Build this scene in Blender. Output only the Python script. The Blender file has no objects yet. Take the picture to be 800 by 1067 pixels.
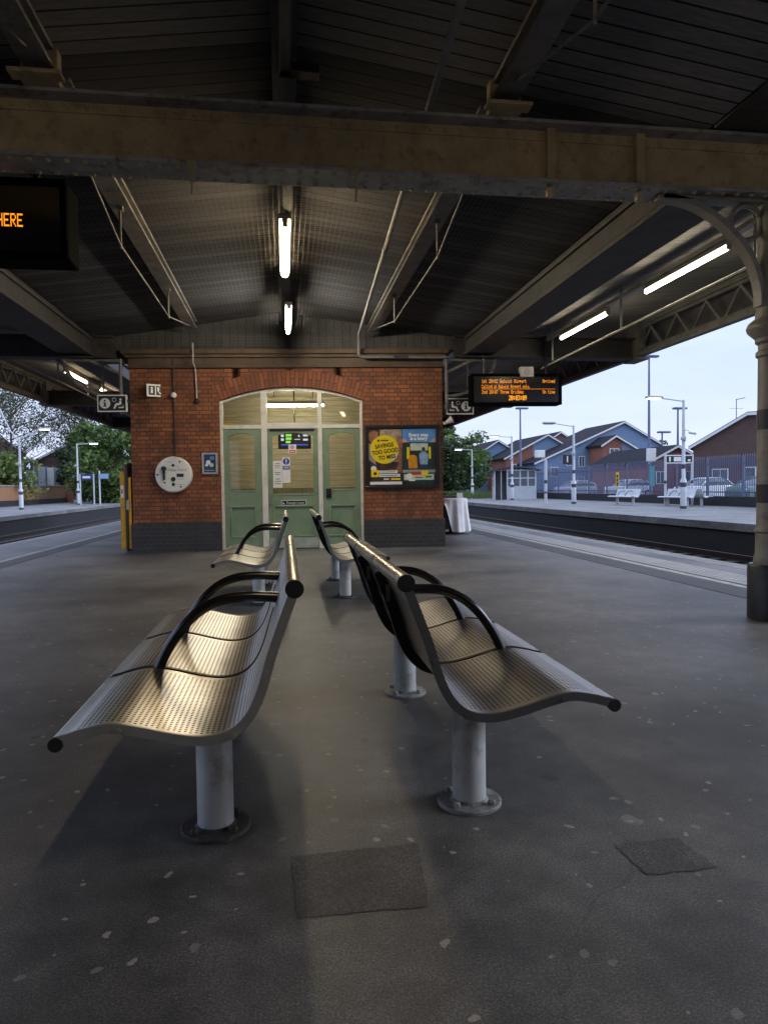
import bpy, bmesh, math, random
from mathutils import Vector, Matrix
R = math.radians
sc = bpy.context.scene
COL = sc.collection
rnd = random.Random(7)

# ------------------------------------------------------------------ materials
def new_mat(name):
    m = bpy.data.materials.new(name); m.use_nodes = True
    nt = m.node_tree; nt.nodes.clear()
    out = nt.nodes.new('ShaderNodeOutputMaterial')
    return m, nt, out
def N(nt, typ, **kw):
    n = nt.nodes.new(typ)
    for k, v in kw.items():
        if hasattr(n, k): setattr(n, k, v)
        else: n.inputs[k].default_value = v
    return n
def L(nt, a, b): nt.links.new(a, b)
def ramp(nt, fac, stops):
    r = nt.nodes.new('ShaderNodeValToRGB')
    while len(r.color_ramp.elements) < len(stops): r.color_ramp.elements.new(0.5)
    for e, (p, c) in zip(r.color_ramp.elements, stops):
        e.position = p; e.color = (*c, 1) if len(c) == 3 else c
    L(nt, fac, r.inputs[0]); return r.outputs[0]
def mixc(nt, fac, a, b, mode='MIX'):
    n = nt.nodes.new('ShaderNodeMix'); n.data_type = 'RGBA'; n.blend_type = mode
    for s, v in ((0, fac), (6, a), (7, b)):
        if hasattr(v, 'links'): L(nt, v, n.inputs[s])
        elif s == 0: n.inputs[0].default_value = v
        else: n.inputs[s].default_value = (*v, 1)
    return n.outputs[2]
def mth(nt, op, a, b=0.0, c=None):
    n = nt.nodes.new('ShaderNodeMath'); n.operation = op
    for i, v in enumerate((a, b) if c is None else (a, b, c)):
        if hasattr(v, 'links'): L(nt, v, n.inputs[i])
        else: n.inputs[i].default_value = v
    return n.outputs[0]
def noise(nt, vec, scale, detail=4, rough=.55):
    n = N(nt, 'ShaderNodeTexNoise'); n.inputs['Scale'].default_value = scale
    n.inputs['Detail'].default_value = detail; n.inputs['Roughness'].default_value = rough
    L(nt, vec, n.inputs['Vector']); return n.outputs['Fac']
def objco(nt): return nt.nodes.new('ShaderNodeTexCoord').outputs['Object']

def paint(name, colr, rough=.5, metal=0.0, var=.25, scale=6, bump=.0, dirt=None, spec=.5):
    """plain surface with uneven colour, sheen and a little relief"""
    m, nt, out = new_mat(name)
    b = N(nt, 'ShaderNodeBsdfPrincipled'); co = objco(nt)
    n1 = noise(nt, co, scale, 5); n2 = noise(nt, co, scale*7, 3)
    dark = tuple(c*(1-var) for c in colr); lite = tuple(min(1, c*(1+var*.6)) for c in colr)
    c = ramp(nt, n1, [(.3, dark), (.7, lite)])
    if dirt:
        f = ramp(nt, noise(nt, co, scale*1.7, 6, .7), [(.52, (0,0,0)), (.68, (1,1,1))])
        c = mixc(nt, f, c, dirt)
    L(nt, c, b.inputs['Base Color'])
    L(nt, mth(nt, 'MULTIPLY_ADD', n2, .25, rough-.12), b.inputs['Roughness'])
    b.inputs['Metallic'].default_value = metal
    b.inputs['Specular IOR Level'].default_value = spec
    if bump:
        bp = N(nt, 'ShaderNodeBump'); bp.inputs['Strength'].default_value = bump; bp.inputs['Distance'].default_value = .01
        L(nt, n2, bp.inputs['Height']); L(nt, bp.outputs[0], b.inputs['Normal'])
    L(nt, b.outputs[0], out.inputs[0]); return m
def emit(name, colr, strength):
    m, nt, out = new_mat(name)
    e = N(nt, 'ShaderNodeEmission'); e.inputs[0].default_value = (*colr, 1); e.inputs[1].default_value = strength
    L(nt, e.outputs[0], out.inputs[0]); return m
def glass(name, tint=(.9,.92,.9), refl=1.0):
    m, nt, out = new_mat(name)
    t = N(nt, 'ShaderNodeBsdfTransparent'); t.inputs[0].default_value = (*tint, 1)
    g = N(nt, 'ShaderNodeBsdfGlossy'); g.inputs['Roughness'].default_value = .03
    f = N(nt, 'ShaderNodeFresnel'); f.inputs[0].default_value = 1.5
    mx = N(nt, 'ShaderNodeMixShader'); L(nt, mth(nt, 'MULTIPLY', f.outputs[0], 1.4*refl), mx.inputs[0])
    L(nt, t.outputs[0], mx.inputs[1]); L(nt, g.outputs[0], mx.inputs[2]); L(nt, mx.outputs[0], out.inputs[0]); return m
def swap(nt, co, order):
    s = N(nt, 'ShaderNodeSeparateXYZ'); L(nt, co, s.inputs[0]); c = N(nt, 'ShaderNodeCombineXYZ')
    for i, o in enumerate(order):
        if o is not None: L(nt, s.outputs[o], c.inputs[i])
    return c.outputs[0]
def brick(name, cols, mortar, bw=.232, rh=.0775, ms=.009, vec='xz', uvmap=False, grime=(.02,.017,.015), gr=.5, rough=.8):
    m, nt, out = new_mat(name); b = N(nt, 'ShaderNodeBsdfPrincipled')
    if uvmap: v = nt.nodes.new('ShaderNodeTexCoord').outputs['UV']; co = objco(nt)
    else:
        co = objco(nt); v = swap(nt, co, {'xz': (0,2,None), 'yz': (1,2,None)}[vec])
    t = N(nt, 'ShaderNodeTexBrick'); t.offset = .5; t.squash = .5 if not uvmap else 1; t.squash_frequency = 2
    t.inputs['Scale'].default_value = 1; t.inputs['Brick Width'].default_value = bw; t.inputs['Row Height'].default_value = rh
    t.inputs['Mortar Size'].default_value = ms; t.inputs['Mortar Smooth'].default_value = .25
    t.inputs['Color1'].default_value = (*cols[0],1); t.inputs['Color2'].default_value = (*cols[1],1); t.inputs['Mortar'].default_value = (*mortar,1)
    t.inputs['Bias'].default_value = -.1
    # slight wobble so that courses are not ruler-straight
    nz = N(nt, 'ShaderNodeTexNoise'); nz.inputs['Scale'].default_value = 9; L(nt, co, nz.inputs['Vector'])
    vm = N(nt, 'ShaderNodeVectorMath', operation='MULTIPLY_ADD'); L(nt, nz.outputs['Color'], vm.inputs[0]); vm.inputs[1].default_value = (.008,.008,0); L(nt, v, vm.inputs[2])
    L(nt, vm.outputs[0], t.inputs['Vector'])
    g1 = ramp(nt, noise(nt, co, 1.6, 7, .7), [(.40, (0,0,0)), (.72, (1,1,1))])
    c = mixc(nt, mth(nt, 'MULTIPLY', g1, gr), t.outputs['Color'], grime)
    g2 = noise(nt, co, 45, 3)
    c = mixc(nt, .35, c, ramp(nt, g2, [(.25,(.45,.45,.45)),(.8,(1.4,1.4,1.4))]), 'MULTIPLY')
    # odd bricks burnt dark or pale
    L(nt, c, b.inputs['Base Color']); b.inputs['Roughness'].default_value = rough
    bp = N(nt, 'ShaderNodeBump'); bp.inputs['Strength'].default_value = .8; bp.inputs['Distance'].default_value = .006
    h = mth(nt, 'SUBTRACT', mth(nt, 'MULTIPLY', g2, .5), t.outputs['Fac']); L(nt, h, bp.inputs['Height']); L(nt, bp.outputs[0], b.inputs['Normal'])
    L(nt, b.outputs[0], out.inputs[0]); return m
def boards(name, a, c2, width, axis=1, rough=.75, gap=.07, gapcol=(.008,.008,.008), stain=(.12,.11,.1), spec=.5):
    m, nt, out = new_mat(name); b = N(nt, 'ShaderNodeBsdfPrincipled'); co = objco(nt)
    s = N(nt, 'ShaderNodeSeparateXYZ'); L(nt, co, s.inputs[0])
    y = mth(nt, 'DIVIDE', s.outputs[axis], width); fl = mth(nt, 'FLOOR', y); fr = mth(nt, 'FRACT', y)
    w = N(nt, 'ShaderNodeTexWhiteNoise', noise_dimensions='1D'); L(nt, fl, w.inputs['W'])
    st = N(nt, 'ShaderNodeMapping'); L(nt, co, st.inputs[0]); st.inputs['Scale'].default_value = (1,1,1) if axis == 0 else (.6, 9, 9) if axis == 1 else (.6,.6,9)
    n1 = noise(nt, st.outputs[0], 4, 6, .7)
    c = mixc(nt, w.outputs['Value'], a, c2)
    c = mixc(nt, .7, c, ramp(nt, n1, [(.3,(.5,.5,.5)),(.7,(1.3,1.3,1.3))]), 'MULTIPLY')
    p = ramp(nt, noise(nt, co, 3.1, 8, .75), [(.60,(0,0,0)),(.66,(1,1,1))])
    c = mixc(nt, mth(nt, 'MULTIPLY', p, .55), c, stain)
    g = mth(nt, 'LESS_THAN', fr, gap); c = mixc(nt, g, c, gapcol)
    L(nt, c, b.inputs['Base Color']); b.inputs['Roughness'].default_value = rough; b.inputs['Specular IOR Level'].default_value = spec
    bp = N(nt, 'ShaderNodeBump'); bp.inputs['Strength'].default_value = .9; bp.inputs['Distance'].default_value = .012
    L(nt, mth(nt, 'SUBTRACT', mth(nt, 'MULTIPLY', n1, .4), g), bp.inputs['Height']); L(nt, bp.outputs[0], b.inputs['Normal'])
    L(nt, b.outputs[0], out.inputs[0]); return m

def asphalt(name, lo, hi, gum=True, rough=.62, spec=.5):
    m, nt, out = new_mat(name); b = N(nt, 'ShaderNodeBsdfPrincipled'); co = objco(nt)
    big = noise(nt, co, .55, 6, .62); fine = noise(nt, co, 170, 3, .75); mid = noise(nt, co, 7, 5, .6); grit = noise(nt, co, 75, 4, .75)
    c = ramp(nt, big, [(.36, lo), (.64, hi)])
    c = mixc(nt, .6, c, ramp(nt, mid, [(.28,(.38,.38,.38)),(.72,(1.5,1.47,1.42))]), 'MULTIPLY')
    c = mixc(nt, .75, c, ramp(nt, fine, [(.36,(.32,.32,.32)),(.5,(.92,.92,.92)),(.66,(2.3,2.3,2.25))]), 'MULTIPLY')
    c = mixc(nt, .8, c, ramp(nt, grit, [(.30,(.68,.68,.68)),(.5,(1,1,1)),(.72,(1.35,1.35,1.35))]), 'MULTIPLY')
    if gum:
        for sc_, thr, keep, colr in ((2.3, .048, .66, (.30,.29,.255)), (4.9, .062, .68, (.30,.285,.25)), (9, .08, .76, (.5,.47,.39)), (3.1, .07, .7, (.016,.016,.016))):
            mp = N(nt, 'ShaderNodeMapping'); L(nt, co, mp.inputs[0]); mp.inputs['Scale'].default_value = (1,1,0); mp.inputs['Location'].default_value = (sc_*.37, sc_*.71, .3)
            nz = N(nt, 'ShaderNodeTexNoise'); nz.inputs['Scale'].default_value = 13; nz.inputs['Detail'].default_value = 4; L(nt, mp.outputs[0], nz.inputs['Vector'])
            vm = N(nt, 'ShaderNodeVectorMath', operation='MULTIPLY_ADD'); L(nt, nz.outputs['Color'], vm.inputs[0]); vm.inputs[1].default_value = (.075,.075,0); L(nt, mp.outputs[0], vm.inputs[2])
            v = N(nt, 'ShaderNodeTexVoronoi', voronoi_dimensions='2D'); v.inputs['Scale'].default_value = sc_; L(nt, vm.outputs[0], v.inputs['Vector'])
            sp = N(nt, 'ShaderNodeSeparateColor'); L(nt, v.outputs['Color'], sp.inputs[0])
            ok = mth(nt, 'GREATER_THAN', sp.outputs[0], keep)
            rad = mth(nt, 'MULTIPLY', mth(nt, 'ADD', sp.outputs[1], .35), thr)
            f = mth(nt, 'MULTIPLY', mth(nt, 'LESS_THAN', v.outputs['Distance'], rad), ok)
            f = mth(nt, 'MULTIPLY', f, mth(nt, 'MULTIPLY_ADD', fine, .8, .08)); f.node.use_clamp = True
            c = mixc(nt, f, c, colr)
        # long wandering cracks
        v = N(nt, 'ShaderNodeTexVoronoi', feature='DISTANCE_TO_EDGE', voronoi_dimensions='2D'); v.inputs['Scale'].default_value = .42
        nz = N(nt, 'ShaderNodeTexNoise'); nz.inputs['Scale'].default_value = 1.4; nz.inputs['Detail'].default_value = 6; L(nt, co, nz.inputs['Vector'])
        vm = N(nt, 'ShaderNodeVectorMath', operation='MULTIPLY_ADD'); L(nt, nz.outputs['Color'], vm.inputs[0]); vm.inputs[1].default_value = (.8,.8,0); L(nt, co, vm.inputs[2])
        L(nt, vm.outputs[0], v.inputs['Vector'])
        cr = mth(nt, 'MULTIPLY', mth(nt, 'LESS_THAN', v.outputs['Distance'], .0016), mth(nt, 'GREATER_THAN', big, .52))
        c = mixc(nt, mth(nt, 'MULTIPLY', cr, .25), c, (.01,.01,.01))
    L(nt, c, b.inputs['Base Color'])
    L(nt, mth(nt, 'MULTIPLY_ADD', mth(nt, 'ADD', mid, grit), .22, rough-.2), b.inputs['Roughness']); b.inputs['Specular IOR Level'].default_value = spec
    bp = N(nt, 'ShaderNodeBump'); bp.inputs['Strength'].default_value = .22; bp.inputs['Distance'].default_value = .002
    L(nt, mth(nt, 'ADD', fine, mth(nt, 'MULTIPLY', grit, .8)), bp.inputs['Height']); L(nt, bp.outputs[0], b.inputs['Normal'])
    L(nt, b.outputs[0], out.inputs[0]); return m

def perforated(name, lo=(.62,.605,.565), hi=(.78,.77,.72)):
    """brushed steel sheet, rows of round holes from the UV map (metres)"""
    m, nt, out = new_mat(name); b = N(nt, 'ShaderNodeBsdfPrincipled')
    uv = nt.nodes.new('ShaderNodeTexCoord').outputs['UV']
    s = N(nt, 'ShaderNodeSeparateXYZ'); L(nt, uv, s.inputs[0])
    P = .0165
    u = mth(nt, 'DIVIDE', s.outputs[0], P); v = mth(nt, 'DIVIDE', s.outputs[1], P)
    odd = mth(nt, 'MULTIPLY', mth(nt, 'MODULO', mth(nt, 'FLOOR', v), 2), .5)
    fu = mth(nt, 'SUBTRACT', mth(nt, 'FRACT', mth(nt, 'ADD', u, odd)), .5); fv = mth(nt, 'SUBTRACT', mth(nt, 'FRACT', v), .5)
    d = mth(nt, 'SQRT', mth(nt, 'ADD', mth(nt, 'MULTIPLY', fu, fu), mth(nt, 'MULTIPLY', fv, fv)))
    # solid margins: along the roll at front and along each panel edge
    ins = mth(nt, 'MULTIPLY', mth(nt, 'GREATER_THAN', s.outputs[1], .09), mth(nt, 'LESS_THAN', s.outputs[1], .90))
    ins = mth(nt, 'MULTIPLY', ins, mth(nt, 'MULTIPLY', mth(nt, 'GREATER_THAN', s.outputs[0], .035), mth(nt, 'LESS_THAN', s.outputs[0], .625)))
    hole = mth(nt, 'MULTIPLY', mth(nt, 'LESS_THAN', d, .26), ins)
    co = objco(nt)
    mp = N(nt, 'ShaderNodeMapping'); L(nt, co, mp.inputs[0]); mp.inputs['Scale'].default_value = (20,1.2,20)
    n1 = noise(nt, mp.outputs[0], 9, 5, .7); n2 = noise(nt, co, 5, 5)
    L(nt, ramp(nt, n2, [(.3,lo),(.7,hi)]), b.inputs['Base Color'])
    b.inputs['Metallic'].default_value = .96
    L(nt, mth(nt, 'MULTIPLY_ADD', n1, .22, .25), b.inputs['Roughness'])
    bp = N(nt, 'ShaderNodeBump'); bp.inputs['Strength'].default_value = .15; bp.inputs['Distance'].default_value = .002
    L(nt, n1, bp.inputs['Height']); L(nt, bp.outputs[0], b.inputs['Normal'])
    t = N(nt, 'ShaderNodeBsdfDiffuse'); t.inputs[0].default_value = (.012,.011,.010,1); mx = N(nt, 'ShaderNodeMixShader')
    L(nt, hole, mx.inputs[0]); L(nt, b.outputs[0], mx.inputs[1]); L(nt, t.outputs[0], mx.inputs[2]); L(nt, mx.outputs[0], out.inputs[0]); return m
def leaf(name, a, b2):
    m, nt, out = new_mat(name); b = N(nt, 'ShaderNodeBsdfPrincipled')
    g = N(nt, 'ShaderNodeNewGeometry'); c = ramp(nt, g.outputs['Random Per Island'], [(0, a), (.55, tuple((x+y)/2 for x, y in zip(a, b2))), (1, b2)])
    L(nt, c, b.inputs['Base Color']); b.inputs['Roughness'].default_value = .6
    t = N(nt, 'ShaderNodeBsdfTranslucent'); L(nt, c, t.inputs[0]); mx = N(nt, 'ShaderNodeMixShader'); mx.inputs[0].default_value = .3
    L(nt, b.outputs[0], mx.inputs[1]); L(nt, t.outputs[0], mx.inputs[2]); L(nt, mx.outputs[0], out.inputs[0]); return m
def tactile(name):
    m, nt, out = new_mat(name); b = N(nt, 'ShaderNodeBsdfPrincipled'); co = objco(nt)
    s = N(nt, 'ShaderNodeSeparateXYZ'); L(nt, co, s.inputs[0])
    fx = mth(nt, 'SUBTRACT', mth(nt, 'FRACT', mth(nt, 'DIVIDE', s.outputs[0], .1)), .5); fy = mth(nt, 'SUBTRACT', mth(nt, 'FRACT', mth(nt, 'DIVIDE', s.outputs[1], .1)), .5)
    d = mth(nt, 'SQRT', mth(nt, 'ADD', mth(nt, 'MULTIPLY', fx, fx), mth(nt, 'MULTIPLY', fy, fy)))
    k = ramp(nt, d, [(.2,(1,1,1)),(.32,(0,0,0))])
    n1 = noise(nt, co, 3, 6, .7); c = ramp(nt, n1, [(.3,(.20,.195,.18)),(.7,(.34,.33,.31))])
    c = mixc(nt, mth(nt,'MULTIPLY',k,.8), c, (.50,.485,.45)); L(nt, c, b.inputs['Base Color']); b.inputs['Roughness'].default_value = .6
    bp = N(nt, 'ShaderNodeBump'); bp.inputs['Distance'].default_value = .008; L(nt, k, bp.inputs['Height']); L(nt, bp.outputs[0], b.inputs['Normal'])
    L(nt, b.outputs[0], out.inputs[0]); return m

M = dict(
 floor=asphalt('platform_asphalt', (.036,.034,.032), (.150,.145,.140), rough=.52, spec=.6),
 patch=asphalt('patch_asphalt', (.032,.030,.028), (.105,.10,.096), gum=False),
 farfloor=asphalt('far_platform_asphalt', (.11,.11,.11), (.20,.20,.20), gum=False),
 ballast=asphalt('ballast', (.018,.016,.015), (.045,.041,.037), gum=False, rough=.9),
 tact=tactile('tactile_slabs'),
 slab=paint('coping_slab', (.26,.255,.24), .7, var=.3, scale=3, bump=.3, dirt=(.12,.12,.115)),
 white_line=paint('line_paint', (.46,.445,.40), .6, var=.35, scale=5, dirt=(.16,.155,.15)),
 darkstrip=asphalt('dark_strip', (.035,.035,.037), (.065,.065,.067), gum=False),
 wallface=brick('platform_wall_brick', ((.014,.014,.016),(.022,.021,.023)), (.012,.012,.013), vec='yz', gr=.4),
 brick=brick('red_brick', ((.37,.125,.048),(.21,.064,.029)), (.085,.048,.032), gr=.75),
 brickside=brick('red_brick_side', ((.36,.085,.030),(.25,.052,.020)), (.075,.042,.030), vec='yz'),
 archbrick=brick('arch_brick', ((.33,.105,.042),(.20,.060,.028)), (.085,.048,.032), bw=.31, rh=.078, uvmap=True),
 blackbrick=brick('engineering_brick', ((.040,.040,.044),(.026,.026,.029)), (.06,.055,.05), ms=.008, gr=.4, rough=.55),
 cornice=paint('cornice_stone', (.105,.07,.045), .75, var=.35, scale=4, bump=.4, dirt=(.06,.045,.035)),
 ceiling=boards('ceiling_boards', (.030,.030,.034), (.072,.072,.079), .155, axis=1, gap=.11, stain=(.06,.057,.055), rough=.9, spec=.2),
 ceiling_front_lit=boards('front_ceiling_boards_lit', (.14,.14,.148), (.22,.218,.228), .155, axis=1, gap=.11, stain=(.15,.14,.13), rough=.9, spec=.2),  # same boards made paler, lamp light on the front bay put into the colour
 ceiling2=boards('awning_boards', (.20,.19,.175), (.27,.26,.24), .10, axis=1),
 gable=boards('gable_boards', (.05,.048,.045), (.07,.066,.06), .15, axis=0),
 beam=paint('purlin_paint', (.17,.16,.15), .6, var=.35, scale=5, bump=.3, dirt=(.08,.065,.05)),
 darkbeam=paint('dark_timber', (.06,.058,.056), .7, var=.4, scale=4, bump=.3),
 girder=paint('girder_paint', (.46,.37,.20), .55, var=.25, scale=5, bump=.5, dirt=(.28,.21,.12)),
 girderflange=paint('girder_flange', (.34,.33,.32), .5, var=.35, scale=4, bump=.3, dirt=(.10,.07,.04)),
 valley=paint('valley_paint', (.036,.033,.031), .6, var=.35, scale=4, bump=.3, dirt=(.06,.05,.045)),
 lattice=paint('lattice_paint', (.155,.15,.135), .55, var=.3, scale=4, bump=.3, dirt=(.09,.075,.055)),
 column=paint('column_paint', (.27,.255,.22), .45, var=.22, scale=4, bump=.25, dirt=(.16,.14,.115)),
 blackpaint=paint('black_paint', (.018,.018,.019), .4, var=.3, scale=6, bump=.2),
 galv=paint('grey_enamel', (.42,.44,.43), .38, var=.2, scale=7, bump=.15, dirt=(.30,.29,.26)),
 greypipe=paint('grey_pipe', (.20,.195,.19), .5, var=.3, scale=5, dirt=(.12,.10,.08)),
 pvc=paint('conduit_plastic', (.45,.44,.41), .5, var=.2, scale=5),
 housing=paint('lamp_housing', (.55,.53,.48), .45, var=.2, scale=6),
 green=paint('sage_green_paint', (.21,.29,.19), .42, var=.14, scale=3, bump=.15, dirt=(.16,.23,.15)),
 white=paint('white_gloss_paint', (.72,.70,.63), .4, var=.12, scale=4, bump=.1, dirt=(.55,.52,.45)),
 kick=paint('kick_plate', (.36,.42,.34), .4, var=.2, scale=5),
 whitep=paint('white_enamel', (.80,.79,.74), .35, var=.06, scale=4),
 dark=paint('dark_plastic', (.015,.015,.016), .35, var=.2, scale=6),
 matt=paint('matt_black', (.0035,.0035,.004), .9, var=.2, scale=6, spec=.03),
 screen=paint('screen_black', (.006,.006,.007), .2, var=.2, scale=4),
 rubber=paint('black_rubber', (.014,.014,.015), .55, var=.3, scale=9),
 armblack=paint('black_gloss_tube', (.010,.010,.011), .2, var=.2, scale=9, spec=.6),
 steel=perforated('perforated_steel'), steel_shaded=perforated('perforated_steel_shaded', (.40,.40,.405), (.52,.52,.525)),  # darker steel has the near right bench's shade put into its colour
 roll=paint('steel_roll', (.56,.53,.46), .3, metal=1, var=.18, scale=10),
 frame_shaded=paint('bench_frame_shaded', (.12,.125,.13), .45, metal=.3, var=.2, scale=8, bump=.1),  # bench frame with the near right bench's shade worked into the colour
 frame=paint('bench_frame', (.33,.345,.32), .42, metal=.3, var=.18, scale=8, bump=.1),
 post=paint('post_enamel', (.55,.56,.54), .38, var=.14, scale=6, bump=.15, dirt=(.34,.33,.30)),
 flange_dirty=paint('rusty_flange', (.05,.043,.038), .7, var=.5, scale=14, bump=.5, dirt=(.16,.09,.05)),
 flange_pale=paint('worn_flange', (.30,.30,.28), .55, var=.4, scale=12, bump=.4, dirt=(.10,.085,.07)),
 cream=paint('lounge_cream', (.62,.57,.43), .6, var=.1, scale=2),
 panel=boards('lounge_panelling', (.58,.52,.36), (.61,.55,.39), .12, axis=2, stain=(.55,.49,.34), gap=.05, gapcol=(.44,.39,.26)),
 dado=boards('lounge_dado', (.24,.22,.15), (.27,.25,.17), .09, axis=0, stain=(.2,.18,.12), gapcol=(.10,.09,.06)),
 lfloor=paint('lounge_floor', (.14,.13,.11), .5),
 glass=glass('window_glass', (.86,.88,.84)),
 farglass=paint('far_glass', (.10,.12,.14), .12, var=.3, scale=2),
 tube_hot=emit('tube_white', (1,.90,.72), 175),
 tube_mid=emit('tube_warm', (1,.77,.46), 58),
 tube_fill_added=emit('tube_fill_added', (1,.78,.50), 26),  # glow of the added fill lamp above the viewpoint
 tube_side=emit('tube_side', (1,.88,.66), 26),
 tube_left=emit('tube_left', (1,.80,.52), 10),
 tube_in=emit('tube_indoor', (1,.90,.68), 75),
 lamp=emit('street_lamp_glow', (1,.93,.78), 6),
 led=emit('led_amber', (1,.30,.012), 1.15),
 ledclock=emit('led_amber_bright', (1,.36,.02), 1.35),
 screen_green=emit('screen_green', (.30,.75,.12), .9), screen_white=emit('screen_white', (.7,.75,.8), .8), screen_blue=emit('screen_blue', (.06,.10,.55), .9),
 white_ink=paint('white_ink', (.80,.80,.78), .4, var=.05), black_ink=paint('black_ink', (.012,.012,.013), .4, var=.1),
 green_ink=paint('green_ink', (.02,.22,.07), .4, var=.1), blue_ink=paint('blue_ink', (.015,.05,.38), .4, var=.1), red_ink=paint('red_ink', (.55,.05,.03), .4, var=.1),
 grey_ink=paint('grey_ink', (.30,.30,.30), .5, var=.2), yellow_ink=paint('yellow_ink', (.80,.60,.01), .35, var=.04, scale=2),
 sky_ink=paint('sky_ink', (.09,.28,.62), .35, var=.15, scale=3), pink_ink=paint('pink_ink', (.62,.33,.40), .4, var=.1),
 photo_dark=paint('photo_dark', (.055,.035,.03), .35, var=.7, scale=9), photo_tan=paint('photo_tan', (.42,.33,.24), .35, var=.5, scale=16),
 skin=paint('photo_skin', (.30,.135,.075), .4, var=.4, scale=9), photo_green=paint('photo_green', (.02,.045,.04), .35, var=.6, scale=9),
 orange_ink=paint('orange_ink', (.62,.27,.02), .4, var=.3, scale=20), shirt_ink=paint('shirt_ink', (.28,.42,.62), .4, var=.3, scale=20), pale_ink=paint('pale_ink', (.55,.62,.50), .4, var=.2), navy_ink=paint('navy_ink', (.02,.05,.16), .4, var=.5, scale=30),
 cloth=paint('white_cloth', (.72,.70,.70), .85, var=.1, scale=6, bump=.2), wood=paint('dark_wood', (.09,.045,.025), .6, var=.3),
 yellow=paint('safety_yellow', (.62,.33,.01), .45, var=.15, scale=5, dirt=(.40,.22,.02)),
 ferrous=paint('conduit_iron', (.03,.03,.03), .5, var=.3), lightpost=paint('post_white', (.56,.58,.60), .4, var=.12, scale=2),
 bluegrey=paint('palisade_paint', (.13,.155,.25), .5, var=.15, scale=3), bandblue=paint('post_band', (.05,.06,.08), .5),
 housebrick=brick('house_brick', ((.34,.115,.07),(.28,.09,.055)), (.25,.17,.13), gr=.15), houseblue=boards('blue_cladding', (.19,.28,.42), (.215,.305,.44), .2, axis=2, stain=(.22,.36,.55), gap=.06, gapcol=(.13,.24,.40)),
 darkbrick=brick('dark_house_brick', ((.13,.065,.05),(.09,.05,.04)), (.11,.09,.08), gr=.3), leftbrick=brick('old_wall_brick', ((.36,.14,.06),(.28,.10,.045)), (.24,.17,.10), vec='yz', gr=.35, grime=(.30,.24,.15)),
 roof=paint('roof_slate', (.020,.020,.027), .8, spec=.12, var=.3, scale=3, bump=.3), board=paint('bargeboard', (.72,.72,.72), .5, var=.05),
 rail=paint('rail_rust', (.045,.032,.026), .5, metal=.5, var=.3, scale=5), sleeper=paint('sleeper', (.045,.042,.038), .85, var=.3),
 bark=paint('bark', (.10,.08,.06), .9, var=.4, scale=6, bump=.4),
 leaf_a=leaf('leaf_mid', (.035,.07,.016), (.17,.25,.06)), leaf_b=leaf('leaf_dark', (.012,.03,.012), (.06,.10,.03)), leaf_c=leaf('leaf_pale', (.045,.06,.03), (.12,.14,.07)), leaf_d=leaf('leaf_spring', (.07,.11,.02), (.20,.25,.07)),
 carsilver=paint('car_silver', (.55,.58,.62), .25, metal=.3, var=.05), carwhite=paint('car_white', (.62,.65,.68), .25, var=.05), cargreen=paint('car_green', (.10,.17,.15), .25, var=.1), tyre=paint('tyre', (.015,.015,.016), .8),
 net=paint('net_wire', (.13,.125,.12), .5, metal=.3, var=.1), grass=leaf('grass_blades', (.04,.07,.015), (.12,.17,.04)), teal=paint('teal_board', (.10,.30,.34), .5),
)

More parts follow.
